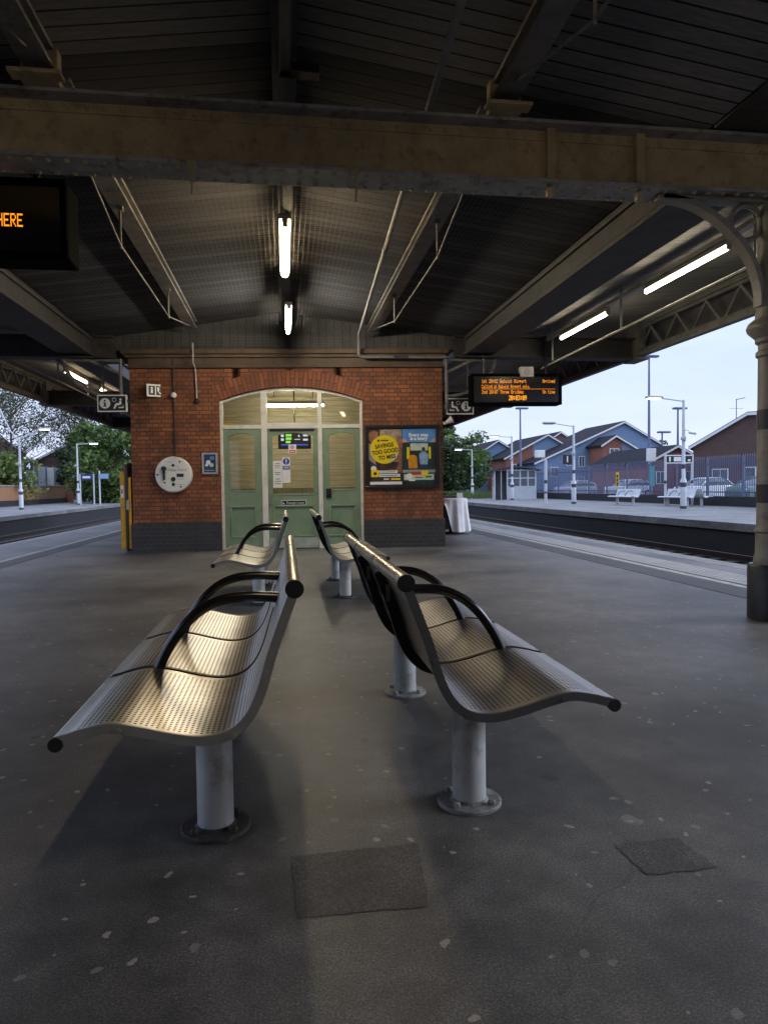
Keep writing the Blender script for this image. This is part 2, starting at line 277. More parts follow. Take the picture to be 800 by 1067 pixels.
# ------------------------------------------------------------------ mesh builder
class MB:
    def __init__(s): s.bm = bmesh.new(); s.mats = []; s.T = Matrix.Identity(4); s.uvl = None
    def mi(s, m):
        if m not in s.mats: s.mats.append(m)
        return s.mats.index(m)
    def v(s, p): return s.bm.verts.new(s.T @ Vector(p))
    def face(s, vs, m=None):
        try: f = s.bm.faces.new(vs)
        except ValueError: return None
        if m: f.material_index = s.mi(m)
        return f
    def poly(s, pts, m=None): return s.face([s.v(p) for p in pts], m)
    def box(s, a, b, m=None):
        x0,y0,z0 = [min(p,q) for p,q in zip(a,b)]; x1,y1,z1 = [max(p,q) for p,q in zip(a,b)]
        q = [s.v(p) for p in ((x0,y0,z0),(x1,y0,z0),(x1,y1,z0),(x0,y1,z0),(x0,y0,z1),(x1,y0,z1),(x1,y1,z1),(x0,y1,z1))]
        for f in ((0,3,2,1),(4,5,6,7),(0,1,5,4),(1,2,6,5),(2,3,7,6),(3,0,4,7)): s.face([q[i] for i in f], m)
        return s
    def prism(s, pts, vec, m=None):
        a = [s.v(p) for p in pts]; b = [s.v(Vector(p)+Vector(vec)) for p in pts]; n = len(pts)
        s.face(a[::-1], m); s.face(b, m)
        for i in range(n): s.face([a[i], a[(i+1)%n], b[(i+1)%n], b[i]], m)
        return s
    def ring(s, c, t, r, n, up=None, ry=None):
        t = Vector(t).normalized(); up = Vector(up) if up else (Vector((0,0,1)) if abs(t.z) < .95 else Vector((0,1,0)))
        x = t.cross(up).normalized(); y = x.cross(t).normalized(); ry = r if ry is None else ry
        return [s.v(Vector(c) + x*(r*math.cos(2*math.pi*k/n)) + y*(ry*math.sin(2*math.pi*k/n))) for k in range(n)]
    def tube(s, pts, r, n=10, m=None, ry=None, up=None, caps=True, r1=None):
        pts = [Vector(p) for p in pts]; rings = []
        for i, p in enumerate(pts):
            t = (pts[min(i+1,len(pts)-1)] - pts[max(i-1,0)])
            rr = r if r1 is None else r + (r1-r)*i/(len(pts)-1)
            rings.append(s.ring(p, t, rr, n, up, ry))
        for a, b in zip(rings, rings[1:]):
            for k in range(n): s.face([a[k], b[k], b[(k+1)%n], a[(k+1)%n]], m)
        if caps: s.face(rings[0], m); s.face(rings[-1][::-1], m)
        return s
    def lathe(s, prof, c=(0,0), n=24, m=None):
        rings = [[s.v((c[0]+r*math.cos(2*math.pi*k/n), c[1]+r*math.sin(2*math.pi*k/n), z)) for k in range(n)] for r, z in prof]
        for a, b in zip(rings, rings[1:]):
            for k in range(n): s.face([a[k], a[(k+1)%n], b[(k+1)%n], b[k]], m)
        s.face(rings[0][::-1], m); s.face(rings[-1], m); return s
    def disc(s, c, r, normal_y=True, n=28, m=None, ry=None):
        return s.poly([(c[0]+r*math.cos(2*math.pi*k/n), c[1], c[2]+(ry or r)*math.sin(2*math.pi*k/n)) for k in range(n)], m)
    def text(s, body, size, pos, m, align='CENTER', sx=1.0, rot=0.0, bold=0.0, depth=.0008):
        """lettering that lies in the local xz plane and reads from -y"""
        cu = bpy.data.curves.new('t', 'FONT'); cu.body = body; cu.size = size; cu.align_x = align; cu.align_y = 'CENTER'; cu.offset = bold; cu.resolution_u = 3
        o = bpy.data.objects.new('t', cu); COL.objects.link(o); dg = bpy.context.evaluated_depsgraph_get()
        me = o.evaluated_get(dg).to_mesh(); c, sn = math.cos(rot), math.sin(rot)
        vs = []
        for q in me.vertices:
            x, z = q.co.x*sx, q.co.y
            vs.append(s.v((pos[0]+x*c-z*sn, pos[1], pos[2]+x*sn+z*c)))
        for p in me.polygons: s.face([vs[i] for i in p.vertices], m)
        o.evaluated_get(dg).to_mesh_clear(); bpy.data.objects.remove(o); bpy.data.curves.remove(cu); return s
    def rect(s, x0, z0, x1, z1, y, m): return s.poly([(x0,y,z0),(x1,y,z0),(x1,y,z1),(x0,y,z1)], m)
    def build(s, name, mat=None, parent=None, bevel=0, smooth=40, solid=0):
        if mat and mat in s.mats: pass
        me = bpy.data.meshes.new(name)
        if mat:
            if s.mats:
                # faces without explicit material use index 0: keep mat first
                pass
            else: s.mats = [mat]
        bmesh.ops.recalc_face_normals(s.bm, faces=s.bm.faces) if not getattr(s, 'keep', False) else None
        s.bm.to_mesh(me); s.bm.free()
        for m in s.mats: me.materials.append(m)
        if smooth:
            me.polygons.foreach_set('use_smooth', [True]*len(me.polygons)); me.set_sharp_from_angle(angle=R(smooth))
        o = bpy.data.objects.new(name, me); COL.objects.link(o)
        if solid: md = o.modifiers.new('solid', 'SOLIDIFY'); md.thickness = solid; md.offset = -1
        if bevel: md = o.modifiers.new('bevel', 'BEVEL'); md.width = bevel; md.segments = 2; md.limit_method = 'ANGLE'; md.angle_limit = R(40)
        if parent: o.parent = parent
        return o
def thing(name, label, cat, loc=(0,0,0), rz=0, group=None):
    o = bpy.data.objects.new(name, None); COL.objects.link(o); o.empty_display_size = .2
    o.location = loc; o.rotation_euler = (0,0,rz); o['label'] = label; o['category'] = cat
    if group: o['group'] = group
    return o
def tag(o, label, cat, group=None, kind=None):
    o['label'] = label; o['category'] = cat
    if group: o['group'] = group
    if kind: o['kind'] = kind
    return o
def struct(o, label=None):
    o['kind'] = 'structure'
    if label: o['label'] = label
    return o
def copy_tree(o, parent=None):
    c = o.copy(); COL.objects.link(c)
    if parent: c.parent = parent
    for ch in list(o.children): copy_tree(ch, c)
    return c
def placed(o, loc, rz=0): o.location = loc; o.rotation_euler = (0,0,rz); return o

# ------------------------------------------------------------------ setting: ground, platforms, tracks
PE, PW = 6.35, -6.20            # platform edges
b = MB(); b.box((-400,-60,-1.6),(400,600,-1.05)); struct(b.build('ground', M['ballast']), 'dark ground of stone ballast under the tracks')
b = MB(); b.box((PW+.35,-14,-1.05),(PE-.35,130,0)); struct(b.build('platform', M['floor']), 'dark asphalt island platform with spots of old chewing gum')
b = MB()
for x0, x1 in ((PW,PW+.35),(PE-.35,PE)):
    y = -14
    while y < 110:
        b.box((x0+.004,y+.006,-.12),(x1-.004,y+.904,.002)); y += .91
struct(b.build('platform_coping', M['slab'], bevel=.008), 'pale coping slabs along the platform edges')
b = MB(); b.box((PE-.34,-14,-1.05),(PE-.10,110,-.121)); b.box((PW+.10,-14,-1.05),(PW+.34,110,-.121)); struct(b.build('platform_wall', M['wallface']), 'dark brick platform walls below the coping')
b = MB(); b.box((5.10,-14,.001),(5.62,110,.006)); struct(b.build('tactile_paving', M['tact']), 'blister paving strip along the platform edge')
b = MB(); b.box((4.95,-14,.001),(5.06,110,.004)); b.box((-4.74,-14,.001),(-4.64,110,.004)); struct(b.build('platform_line', M['white_line']), 'white painted lines along the platform edges')
b = MB(); b.box((4.53,-14,.001),(4.90,110,.004)); b.box((-4.60,-14,.001),(-4.28,110,.004)); struct(b.build('platform_strip', M['darkstrip']), 'darker asphalt strips beside the painted lines')
for pts in ([(0.0,2.17),(.41,2.18),(.375,1.84),(.015,1.85)], [(1.03,2.065),(1.255,2.075),(1.275,1.885),(1.045,1.885)]):
    jp = []
    for i in range(4):
        p0, p1 = Vector(pts[i]), Vector(pts[(i+1)%4])
        for k in range(14): q = p0.lerp(p1, k/14); jp.append((q.x+rnd.uniform(-.005,.005), q.y+rnd.uniform(-.005,.005)))
    b = MB(); b.poly([(x,y,.002) for x,y in jp]); struct(b.build('asphalt_patch', M['patch']), 'darker square asphalt patch in the platform')
b = MB()
for (x0,y0,x1,y1) in ((-5.8,9.6,-3.4,9.75),(-4.2,13.1,-3.2,13.2)):
    b.poly([(x0,y0,.004),(x1,y1,.004),(x1,y1+.03,.004),(x0,y0+.03,.004)])
struct(b.build('worn_line', M['slab']), 'faint worn pale lines on the left of the platform')
b = MB()
for cx in (7.95, 10.9, -8.0, -11.2):
    for s in (-.72,.72):
        b.box((cx+s-.035,-14,-.88),(cx+s+.035,140,-.73)); b.box((cx+s-.07,-14,-.90),(cx+s+.07,140,-.881))
struct(b.build('rail', M['rail'], bevel=.01), 'rusty steel rails of the tracks on both sides')
b = MB()
for cx in (7.95, 10.9, -8.0, -11.2):
    y = 4
    while y < 110: b.box((cx-1.25,y,-1.02),(cx+1.25,y+.25,-.902)); y += .72
struct(b.build('sleeper', M['sleeper']), 'concrete sleepers under the rails')
def edge_sheet(pts_in, pts_out, z0, z1, m, name, lab):
    b = MB(); n = len(pts_in)
    ti = [b.v((x,y,z1)) for x,y in pts_in]; to = [b.v((x,y,z1)) for x,y in pts_out]; bi = [b.v((x,y,z0)) for x,y in pts_in]
    for i in range(n-1): b.face([ti[i],ti[i+1],to[i+1],to[i]]); b.face([ti[i],bi[i],bi[i+1],ti[i+1]])
    return struct(b.build(name, m), lab)
edge_sheet([(12.55,-14),(12.5,17),(12.2,30),(12.45,50),(13,75),(14.5,110)], [(22,-14),(22,17),(22,30),(22,50),(22,75),(24,110)], -.22, 0, M['farfloor'], 'far_platform', 'grey opposite platform on the right')
edge_sheet([(12.6,-14),(12.55,17),(12.25,30),(12.5,50),(13.05,75),(14.55,110)], [(13,-14),(13,17),(13,30),(13,50),(13.5,75),(15,110)], -1.06, -.221, M['wallface'], 'far_platform_wall', 'dark wall below the right opposite platform')
edge_sheet([(-12.9,-14),(-12.8,33),(-13.3,60),(-15,110)], [(-24,-14),(-24,33),(-24,60),(-26,110)], -.20, 0, M['farfloor'], 'left_platform', 'grey opposite platform on the left')
edge_sheet([(-12.95,-14),(-12.85,33),(-13.35,60),(-15.05,110)], [(-13.4,-14),(-13.3,33),(-13.8,60),(-15.4,110)], -1.06, -.201, M['wallface'], 'left_platform_wall', 'dark wall below the left opposite platform')
b = MB(); b.box((22,-20,-1.04),(260,500,-.05)); b.box((-260,-20,-1.04),(-24,500,-.06)); struct(b.build('car_park', M['farfloor']), 'grey ground beyond the railway')

# ------------------------------------------------------------------ benches
PROF = [(-.262,.842),(-.225,.745),(-.195,.66),(-.165,.56),(-.128,.485),(-.075,.440),(0,.427),(.09,.441),(.19,.468),(.27,.482),(.345,.470),(.385,.459),(.416,.4525)]
def catmull(P, k=5):
    out = []
    for i in range(len(P)-1):
        p0,p1,p2,p3 = [Vector(P[max(0,min(len(P)-1,j))]) for j in (i-1,i,i+1,i+2)]
        for t in range(k):
            t /= k
            out.append(.5*((2*p1)+(p2-p0)*t+(2*p0-5*p1+4*p2-p3)*t*t+(3*p1-p0-3*p2+p3)*t**3))
    out.append(Vector(P[-1])); return out
CP = catmull(PROF)
BL, NP = 1.98, 3
def offs(path, d):
    o = []
    for i, p in enumerate(path):
        t = path[min(i+1,len(path)-1)]-path[max(i-1,0)]; t.normalize(); o.append(p + Vector((-t.y, t.x))*d)
    return o
def rib(b, y0, y1, d0, d1, path):
    A, B = offs(path, d0), offs(path, d1); rows = []
    for a, c in zip(A, B): rows.append([b.v((a.x,y0,a.y)), b.v((a.x,y1,a.y)), b.v((c.x,y1,c.y)), b.v((c.x,y0,c.y))])
    for p, q in zip(rows, rows[1:]):
        for k in range(4): b.face([p[k], p[(k+1)%4], q[(k+1)%4], q[k]])
    b.face(rows[0]); b.face(rows[-1][::-1])
def make_bench(label, flange_mat, frame_mat='frame', steel='steel'):
    t = thing('platform_bench', label, 'bench', group='metal benches along the middle of the platform')
    pl = BL/NP
    for k in range(NP):
        y0 = -BL/2 + k*pl + (.012 if k else .006); y1 = -BL/2 + (k+1)*pl - (.012 if k < NP-1 else .006)
        b = MB(); b.keep = True; uvl = b.bm.loops.layers.uv.new('UVMap'); s = 0; up_, dn_, S = [], [], []; lo_ = offs(CP, -.0032)
        for i, p in enumerate(CP):
            if i: s += (p-CP[i-1]).length
            up_.append((b.v((p.x,y0,p.y)), b.v((p.x,y1,p.y)))); q = lo_[i]; dn_.append((b.v((q.x,y0,q.y)), b.v((q.x,y1,q.y)))); S.append(s)
        for i in range(len(CP)-1):
            for rows, fl in ((up_, False), (dn_, True)):
                q4 = [rows[i][0], rows[i+1][0], rows[i+1][1], rows[i][1]]; uv4 = [(0,S[i]),(0,S[i+1]),(y1-y0,S[i+1]),(y1-y0,S[i])]
                if fl: q4, uv4 = q4[::-1], uv4[::-1]
                f = b.face(q4)
                for lp, uv in zip(f.loops, uv4): lp[uvl].uv = uv
            b.face([up_[i][0], dn_[i][0], dn_[i+1][0], up_[i+1][0]]); b.face([up_[i][1], up_[i+1][1], dn_[i+1][1], dn_[i][1]])
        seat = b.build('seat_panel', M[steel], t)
        b = MB(); b.tube([(-.280,y0,.862),(-.280,y1,.862)], .027, 20); b.build('top_roll', M['roll'], t)
        b = MB(); b.tube([(.416,y0,.432),(.416,y1,.432)], .0195, 16); b.build('front_roll', M['roll'], t)
    for s in (-1, 1):
        y = s*BL/2
        b = MB(); rib(b, y-s*.004, y+s*.006, .003, -.026, CP[0:-2]); 
        for (d, z) in ((-.19,.61),(-.09,.425),(.24,.462)): b.tube([(d,y+s*.002,z),(d,y+s*.011,z)], .008, 10)
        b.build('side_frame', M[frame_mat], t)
        b = MB(); b.tube([(-.280,y-s*.006,.862),(-.280,y+s*.006,.862)], .0285, 20); b.build('end_cap', M['rubber'], t); b = MB(); b.tube([(.416,y-s*.006,.432),(.416,y+s*.008,.432)], .0215, 16); b.build('end_cap', M['rubber'], t)
    for k in range(1, NP):
        y = -BL/2 + k*pl
        b = MB(); rib(b, y-.011, y+.011, .004, -.002, CP[8:-1]); b.build('divider_strip', M['rubber'], t)
        b = MB(); rib(b, y-.02, y+.02, -.004, -.045, CP[1:-6]); b.build('support_rib', M['blackpaint'], t)
        arc = [(-.225,.735),(-.12,.742),(-.02,.735),(.06,.705),(.125,.655),(.175,.595),(.215,.53),(.24,.475)]
        b = MB(); b.tube([(p.x,y,p.y) for p in catmull(arc, 4)], .021, 14)
        arm = b.build('armrest', M['armblack'], t); arm.scale = (1,1,1)
        b = MB(); b.tube([(-.215,y,.735),(-.275,y,.735)], .012, 10); b.box((-.252,y-.03,.70),(-.236,y+.03,.77)); b.build('arm_bracket', M['frame'], t)
    b = MB(); b.box((-.03,-.62,.36),(.03,.62,.412)); b.build('seat_beam', M['frame'], t, bevel=.006)
    for y in (-.685, .685):
        b = MB(); b.lathe([(.0615,.012),(.0615,.40),(.058,.405)], (0,y), 28); p = b.build('post', M['post'], t)
        b = MB(); b.lathe([(.118,0),(.118,.010),(.114,.014),(.07,.014),(.0625,.022)], (0,y), 32)
        for a in (45,135,225,315):
            b.lathe([(.014,.014),(.014,.026),(.009,.032)], (.092*math.cos(R(a)), y+.092*math.sin(R(a))), 6)
        b.build('base_flange', flange_mat, p)
    return t
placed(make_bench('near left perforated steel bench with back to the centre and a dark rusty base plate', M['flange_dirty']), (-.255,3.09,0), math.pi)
placed(make_bench('near right perforated steel bench with pale grey base plates, seat facing right', M['flange_pale'], 'frame_shaded', 'steel_shaded'), (.655,3.13,0), 0)
f1 = make_bench('far left steel bench in front of the green door, seat facing left', M['flange_dirty']); placed(f1, (-.27,7.72,0), math.pi)
f2 = copy_tree(f1); f2['label'] = 'far right steel bench in front of the green door, seat facing right'; placed(f2, (.62,7.95,0), 0)

# ------------------------------------------------------------------ station building
ORG, BR = (.085,13.17,0), R(-4.9)
UL, UR = -2.89, 2.93
OL, OR, SP, CR = -1.27, 1.415, 2.80, 3.06       # door opening and its segmental arch
def arcz(u, a=OL, c=OR, sp=SP, cr=CR):
    h = cr-sp; w = (c-a)/2; rad = (w*w+h*h)/(2*h); x = u-(a+c)/2
    return sp - (rad-h) + math.sqrt(max(0, rad*rad-x*x))
bd = thing('station_building', 'red brick station building with green doors and black brick plinth', 'building', ORG, BR)
b = MB()
b.box((UL,0,.54),(OL,.35,3.41)); b.box((OR,0,.54),(UR,.35,3.41))
n = 24; us = [OL+(OR-OL)*i/n for i in range(n+1)]
for a, c in zip(us, us[1:]):
    za, zc = arcz(a), arcz(c)
    b.prism([(a,0,za),(c,0,zc),(c,0,3.41),(a,0,3.41)], (0,.35,0))
bmesh.ops.remove_doubles(b.bm, verts=b.bm.verts, dist=.0005)
b.build('wall', M['brick'], bd)
b = MB(); b.box((UL,.351,0),(UL+.3,18,3.9)); b.box((UR-.3,.351,0),(UR,18,3.9)); b.build('side_wall', M['brickside'], bd)
b = MB(); b.prism([(UL-.03,-.03,0),(UL-.03,-.03,.52),(UL-.03,0,.54),(UL-.03,.36,.54),(UL-.03,.36,0)], (OL-UL+.03,0,0)); b.prism([(OR,-.03,0),(OR,-.03,.52),(OR,0,.54),(OR,.36,.54),(OR,.36,0)], (UR+.03-OR,0,0)); b.box((UR-.29,.361,0),(UR+.03,18,.54)); b.build('plinth', M['blackbrick'], bd)
b = MB(); b.keep = True; uvl = b.bm.loops.layers.uv.new('UVMap')
a0, a1 = OL-.05, OR+.07; cx = (a0+a1)/2; h = .31; w = (OR-OL)/2; rad = (w*w+(CR-SP)**2)/(2*(CR-SP)); zc = CR-rad; th = math.asin(w/rad)
k = 48; prev = None
for i in range(k+1):
    t = -th*1.0 + 2*th*i/k
    p = [(OL+OR)/2 + (rad+.004)*math.sin(t), zc+(rad+.004)*math.cos(t)]; q = [(OL+OR)/2 + (rad+h)*math.sin(t), zc+(rad+h)*math.cos(t)]
    cur = (b.v((p[0],-.005,p[1])), b.v((q[0],-.005,q[1])), t*rad)
    if prev:
        f = b.face([prev[0],cur[0],cur[1],prev[1]])
        for lp, uv in zip(f.loops, ((0,prev[2]),(0,cur[2]),(h,cur[2]),(h,prev[2]))): lp[uvl].uv = uv
    prev = cur
b.build('brick_arch', M['archbrick'], bd)
b = MB()
for z0, z1, d in ((3.412,3.455,.05),(3.456,3.60,.02),(3.601,3.66,.07),(3.661,3.75,.12)): b.box((UL-d,-d,z0),(UR+d,.34,z1))
b.build('cornice', M['cornice'], bd, bevel=.008)
b = MB(); b.prism([(-3.5,.05,3.752),(3.35,.05,3.752),(3.35,.05,3.97),(-.085,.05,4.455),(-3.5,.05,3.96)], (0,.1,0)); b.box((-3.5,.05,3.52),(-2.95,.15,3.751)); b.build('gable', M['gable'], bd)
# lounge behind the doors
b = MB(); b.box((-2.2,2.6,1.16),(2.3,2.65,3.2)); b.build('lounge_wall', M['panel'], bd)
b = MB(); b.box((-2.25,.36,0),(-2.2,2.6,3.2)); b.box((2.3,.36,0),(2.35,2.6,3.2)); b.box((-2.2,.36,3.2),(2.3,2.6,3.25)); b.build('lounge_shell', M['cream'], bd)
b = MB(); b.box((-2.2,2.57,0),(2.3,2.61,1.16)); b.build('lounge_dado', M['dado'], bd)
b = MB(); b.box((-2.2,.2,-.02),(2.3,2.6,.012)); b.build('lounge_floor', M['lfloor'], bd)
# white frame
fr = MB(); Y0, Y1 = .05, .15
fr.box((OL+.002,Y0,0),(OL+.06,Y1,arcz(OL+.06)-.002)); fr.box((OR-.055,Y0,0),(OR-.002,Y1,arcz(OR-.055)-.002))
for u0, u1 in ((-.50,-.39),(.56,.645)): fr.box((u0,Y0-.012,0),(u1,Y1,arcz(u0 if u0 < 0 else u1)-.03))
fr.box((OL+.06,Y0+.003,2.285),(OR-.055,Y1,2.36))
us = [OL+.06+(OR-OL-.115)*i/24 for i in range(25)]
for a, c in zip(us, us[1:]): fr.prism([(a,Y0+.005,arcz(a)-.055),(c,Y0+.005,arcz(c)-.055),(c,Y0+.005,arcz(c)-.003),(a,Y0+.005,arcz(a)-.003)], (0,.09,0))
fr.box((-.39,Y0+.02,2.361),(.56,Y1-.01,2.40)); frame = fr.build('door_frame', M['white'], bd, bevel=.006)
gb = MB()
for u0, u1 in ((OL+.06,-.50),(-.39,.56),(.645,OR-.055)):
    us = [u0+(u1-u0)*i/10 for i in range(11)]
    pts = [(u0,.11,2.362),(u1,.11,2.362)] + [(u,.11,arcz(u)-.056) for u in us[::-1]]; gb.poly(pts)
gb.build('fanlight_pane', M['glass'], frame)
b = MB(); b.text('i', .001, (-1.2,.1,2.4), M['yellow_ink']); b.bm.clear()
b = MB(); b.box((-1.205,.040,2.375),(-.97,.049,2.40)); b.build('door_number_plate', M['yellow'], frame)
def leafdoor(name, u0, u1, g0, g1, gt, zlo, label=None):
    """panelled leaf: stiles, rails, arched glazed opening above and a sunk moulded panel below"""
    b = MB(); y0, y1 = .07, .12
    b.box((u0,y0,zlo),(g0,y1,2.284)); b.box((g1,y0,zlo),(u1,y1,2.284))
    b.box((g0,y0,.835),(g1,y1,gt)); b.box((g0,y0,zlo),(g1,y1,.225))
    us = [g0+(g1-g0)*i/12 for i in range(13)]; az = lambda u: 2.13+.075*math.cos((u-(g0+g1)/2)/(g1-g0)*math.pi*.98)
    for a, c in zip(us, us[1:]): b.prism([(a,y0,az(a)),(c,y0,az(c)),(c,y0,2.284),(a,y0,2.284)], (0,.05,0))
    b.box((g0,y0+.022,.225),(g1,y1-.005,.835))
    bmesh.ops.remove_doubles(b.bm, verts=b.bm.verts, dist=.0003)
    d = b.build(name, M['green'], bd, bevel=.004)
    m = MB(); e = .035
    for (a0,z0,a1,z1) in ((g0,.225,g1,.225+e),(g0,.835-e,g1,.835),(g0,.225+e,g0+e,.835-e),(g1-e,.225+e,g1,.835-e)): m.box((a0,y0-.014,z0),(a1,y0+.02,z1))
    m.box((g0+.09,y0+.012,.32),(g1-.09,y0+.03,.74)) if False else None
    m.build('moulding', M['green'], d, bevel=.008)
    m = MB()
    for (a0,z0,a1,z1) in ((g0-.012,gt-.012,g0+.01,2.14),(g1-.01,gt-.012,g1+.012,2.14),(g0-.012,gt-.02,g1+.012,gt+.012)): m.box((a0,y0-.01,z0),(a1,y0+.01,z1))
    m.build('glazing_bead', M['green'], d, bevel=.003)
    m = MB(); m.poly([(g0,.10,gt),(g1,.10,gt)] + [(u,.10,az(u)) for u in us[::-1]]); m.build('glass', M['glass'], d)
    return d
leafdoor('side_panel', OL+.065,-.503, -1.11,-.62, 1.12, .005)
sp2 = leafdoor('side_panel', .648,OR-.058, .76,1.27, 1.12, .005)
door = leafdoor('door', -.386,.556, -.31,.475, 1.04, .03)
m = MB(); m.box((-.38,.060,.02),(.55,.069,.215)); m.build('kick_plate', M['kick'], door, bevel=.003)
m = MB(); m.tube([(-.345,.068,1.02),(-.345,.02,1.02),(-.345,.01,.95),(-.345,.02,.90)], .011, 8); m.box((-.365,.062,.86),(-.325,.069,1.06)); m.build('handle', M['roll'], door)
m = MB(); m.box((.70,.030,.96),(.80,.069,1.14)); m.box((.71,.018,1.0),(.79,.030,1.09)); m.build('lock_box', M['dark'], sp2, bevel=.006)
m = MB(); m.box((-.34,.055,2.235),(.50,.069,2.275)); m.build('door_closer', M['dark'], door, bevel=.004)
def fthing(name, label, cat, u=0, y=0, z=0, group=None):
    c, s = math.cos(BR), math.sin(BR)
    return thing(name, label, cat, (ORG[0]+u*c-y*s, ORG[1]+u*s+y*c, z), BR, group)
# notices on the door
t = fthing('door_sign', 'small black sign with white lettering below the door glass', 'sign', .085, .069, .88)
m = MB(); m.box((-.235,-.010,-.05),(.235,0,.05), M['white_ink']); m.rect(-.225,-.040,.225,.040,-.012,M['black_ink']); m.text('Passenger Lounge', .062, (.03,-.014,-.002), M['white_ink'], sx=.75); m.poly([(-.205,-.014,.018),(-.17,-.014,-.024),(-.19,-.014,-.026),(-.205,-.014,-.026),(-.205,-.014,-.01)], M['white_ink']); m.build('sign_plate', None, t)
t = fthing('paper_notice', 'tall white paper notice with grey writing stuck on door glass', 'notice', -.21, .098, 1.425)
m = MB(); m.box((-.085,-.004,-.255),(.085,0,.255), M['white_ink'])
for i, (w_, z_) in enumerate(((.09,.19),(.12,.15),(.08,.115),(.11,.02),(.07,-.015),(.08,-.10),(.12,-.145),(.12,-.19))): m.rect(-w_/2,z_,w_/2,z_+.018,-.0055,M['grey_ink'] if i != 2 else M['pink_ink'])
m.build('paper', None, t)
t = fthing('mandatory_notice', 'white notice with blue disc and exclamation mark on door glass', 'notice', -.045, .098, 1.50)
m = MB(); m.box((-.075,-.004,-.24),(.075,0,.24), M['white_ink']); m.disc((0,-.006,.165),.062,m=M['blue_ink']); m.rect(-.012,.155,.012,.205,-.008,M['white_ink']); m.disc((0,-.008,.135),.011,m=M['white_ink'],n=10); m.rect(-.068,.01,.068,.082,-.006,M['blue_ink'])
for z_ in (.055,.035): m.rect(-.05,z_,.05,z_+.010,-.008,M['white_ink'])
m.build('paper', None, t)
t = fthing('red_notice', 'small white and red warning notice stuck below the indoor screen', 'notice', .075, .098, 1.90)
m = MB(); m.box((-.075,-.004,-.085),(.075,0,.085), M['white_ink']); m.rect(-.062,-.075,.062,-.02,-.006,M['red_ink']); m.disc((0,-.006,.035),.038,m=M['pink_ink']); m.rect(-.05,-.055,.05,-.04,-.008,M['white_ink']); m.build('paper', None, t)
# indoor screen, lamp, black box
t = fthing('train_screen', 'black indoor departures screen with green and white blocks behind the door glass', 'screen', .02, 1.5, 2.15)
m = MB(); m.box((-.34,0,-.17),(.34,.08,.17)); m.build('casing', M['dark'], t, bevel=.01)
m = MB()
for (x0,z0,x1,z1,q) in ((-.18,.09,-.06,.14,'screen_green'),(-.18,.02,-.06,.07,'screen_green'),(-.18,-.05,-.08,0,'screen_green'),(-.28,.08,-.22,.13,'screen_white'),(-.28,0,-.22,.05,'screen_white'),(.18,.09,.28,.13,'screen_white'),(.18,0,.28,.04,'screen_white'),(.0,.02,.12,.035,'screen_white'),(.08,.08,.11,.12,'screen_white'),(-.28,-.10,.28,-.07,'screen_blue')): m.rect(x0,z0,x1,z1,-.002,M[q])
m.build('display', None, t); m = MB(); m.tube([(0,.06,.17),(0,.06,1.05)], .015, 8); m.build('bracket', M['dark'], t)
t = fthing('lounge_lamp', 'bright fluorescent strip lamp inside the lounge seen through the fanlight', 'lamp', .03, 1.3, 2.86)
m = MB(); m.tube([(-.62,0,0),(.62,0,0)], .02, 10); m.build('tube', M['tube_in'], t); m = MB(); m.box((-.64,-.04,.03),(.64,.04,.09)); m.box((-.64,-.03,-.02),(-.62,.03,.03)); m.box((.62,-.03,-.02),(.64,.03,.03)); m.tube([(-.4,0,.09),(-.4,0,.34)],.008,6); m.tube([(.4,0,.09),(.4,0,.34)],.008,6); m.build('housing', M['housing'], t)
t = fthing('wall_box', 'small black wall box on the lounge panelling seen through the door glass', 'box', .52, 2.57, 1.42)
m = MB(); m.box((-.11,-.06,-.13),(.11,0,.13)); m.build('box_casing', M['dark'], t, bevel=.01); m = MB(); m.rect(-.05,-.06,.0,.01,-.062,M['white_ink']); m.build('box_label', None, t)
# posters
t = fthing('poster_case', 'wide black framed poster case holding two posters on the brick wall', 'poster case', 2.155, 0, 1.72)
m = MB()
for a in ((-.715,-.60,.715,-.545),(-.715,.545,.715,.60),(-.715,-.545,-.645,.545),(.645,-.545,.715,.545)): m.box((a[0],-.06,a[1]),(a[2],-.002,a[3]))
m.build('case_frame', M['dark'], t, bevel=.008); m = MB(); m.box((-.645,-.02,-.545),(.645,-.003,.545)); m.build('back_board', M['blackpaint'], t)
def blob(m, cx, cz, r, y, mat, ry=None, n=20): m.disc((cx,y,cz), r, m=mat, n=n, ry=ry)
t = fthing('savings_poster', 'poster with yellow disc reading savings too good to miss, left half of case', 'poster', 1.835, -.0205, 1.72)
m = MB(); W, Hh = .315, .53
m.box((-W,-.002,-Hh),(W,0,Hh), M['photo_dark'])
m.rect(-.10,.30,.31,.525,-.003,M['photo_tan']); blob(m,-.225,.40,.10,-.0035,M['skin'],.13); m.poly([(-.315,-.0036,.47),(-.30,-.0036,.53),(-.15,-.0036,.53),(-.125,-.0036,.46),(-.2,-.0036,.505)],M['photo_dark'])
blob(m,.27,.25,.06,-.0035,M['skin'],.15); m.poly([(-.315,-.0035,-.05),(-.315,-.0035,.27),(-.22,-.0035,.22),(-.18,-.0035,-.15)],M['grey_ink']); m.poly([(.0,-.0034,-.22),(.31,-.0034,-.30),(.315,-.0034,.15),(.2,-.0034,.05)],M['skin']); m.poly([(-.25,-.0036,-.20),(.2,-.0036,-.24),(.25,-.0036,-.10),(.0,-.0036,-.06)],M['photo_dark'])
blob(m,-.017,.145,.272,-.005,M['yellow_ink'],n=40)
m.poly([(.20,-.0055,.07),(.245,-.0055,.10),(.21,-.0055,-.02),(.05,-.0055,-.118)],M['pale_ink'])
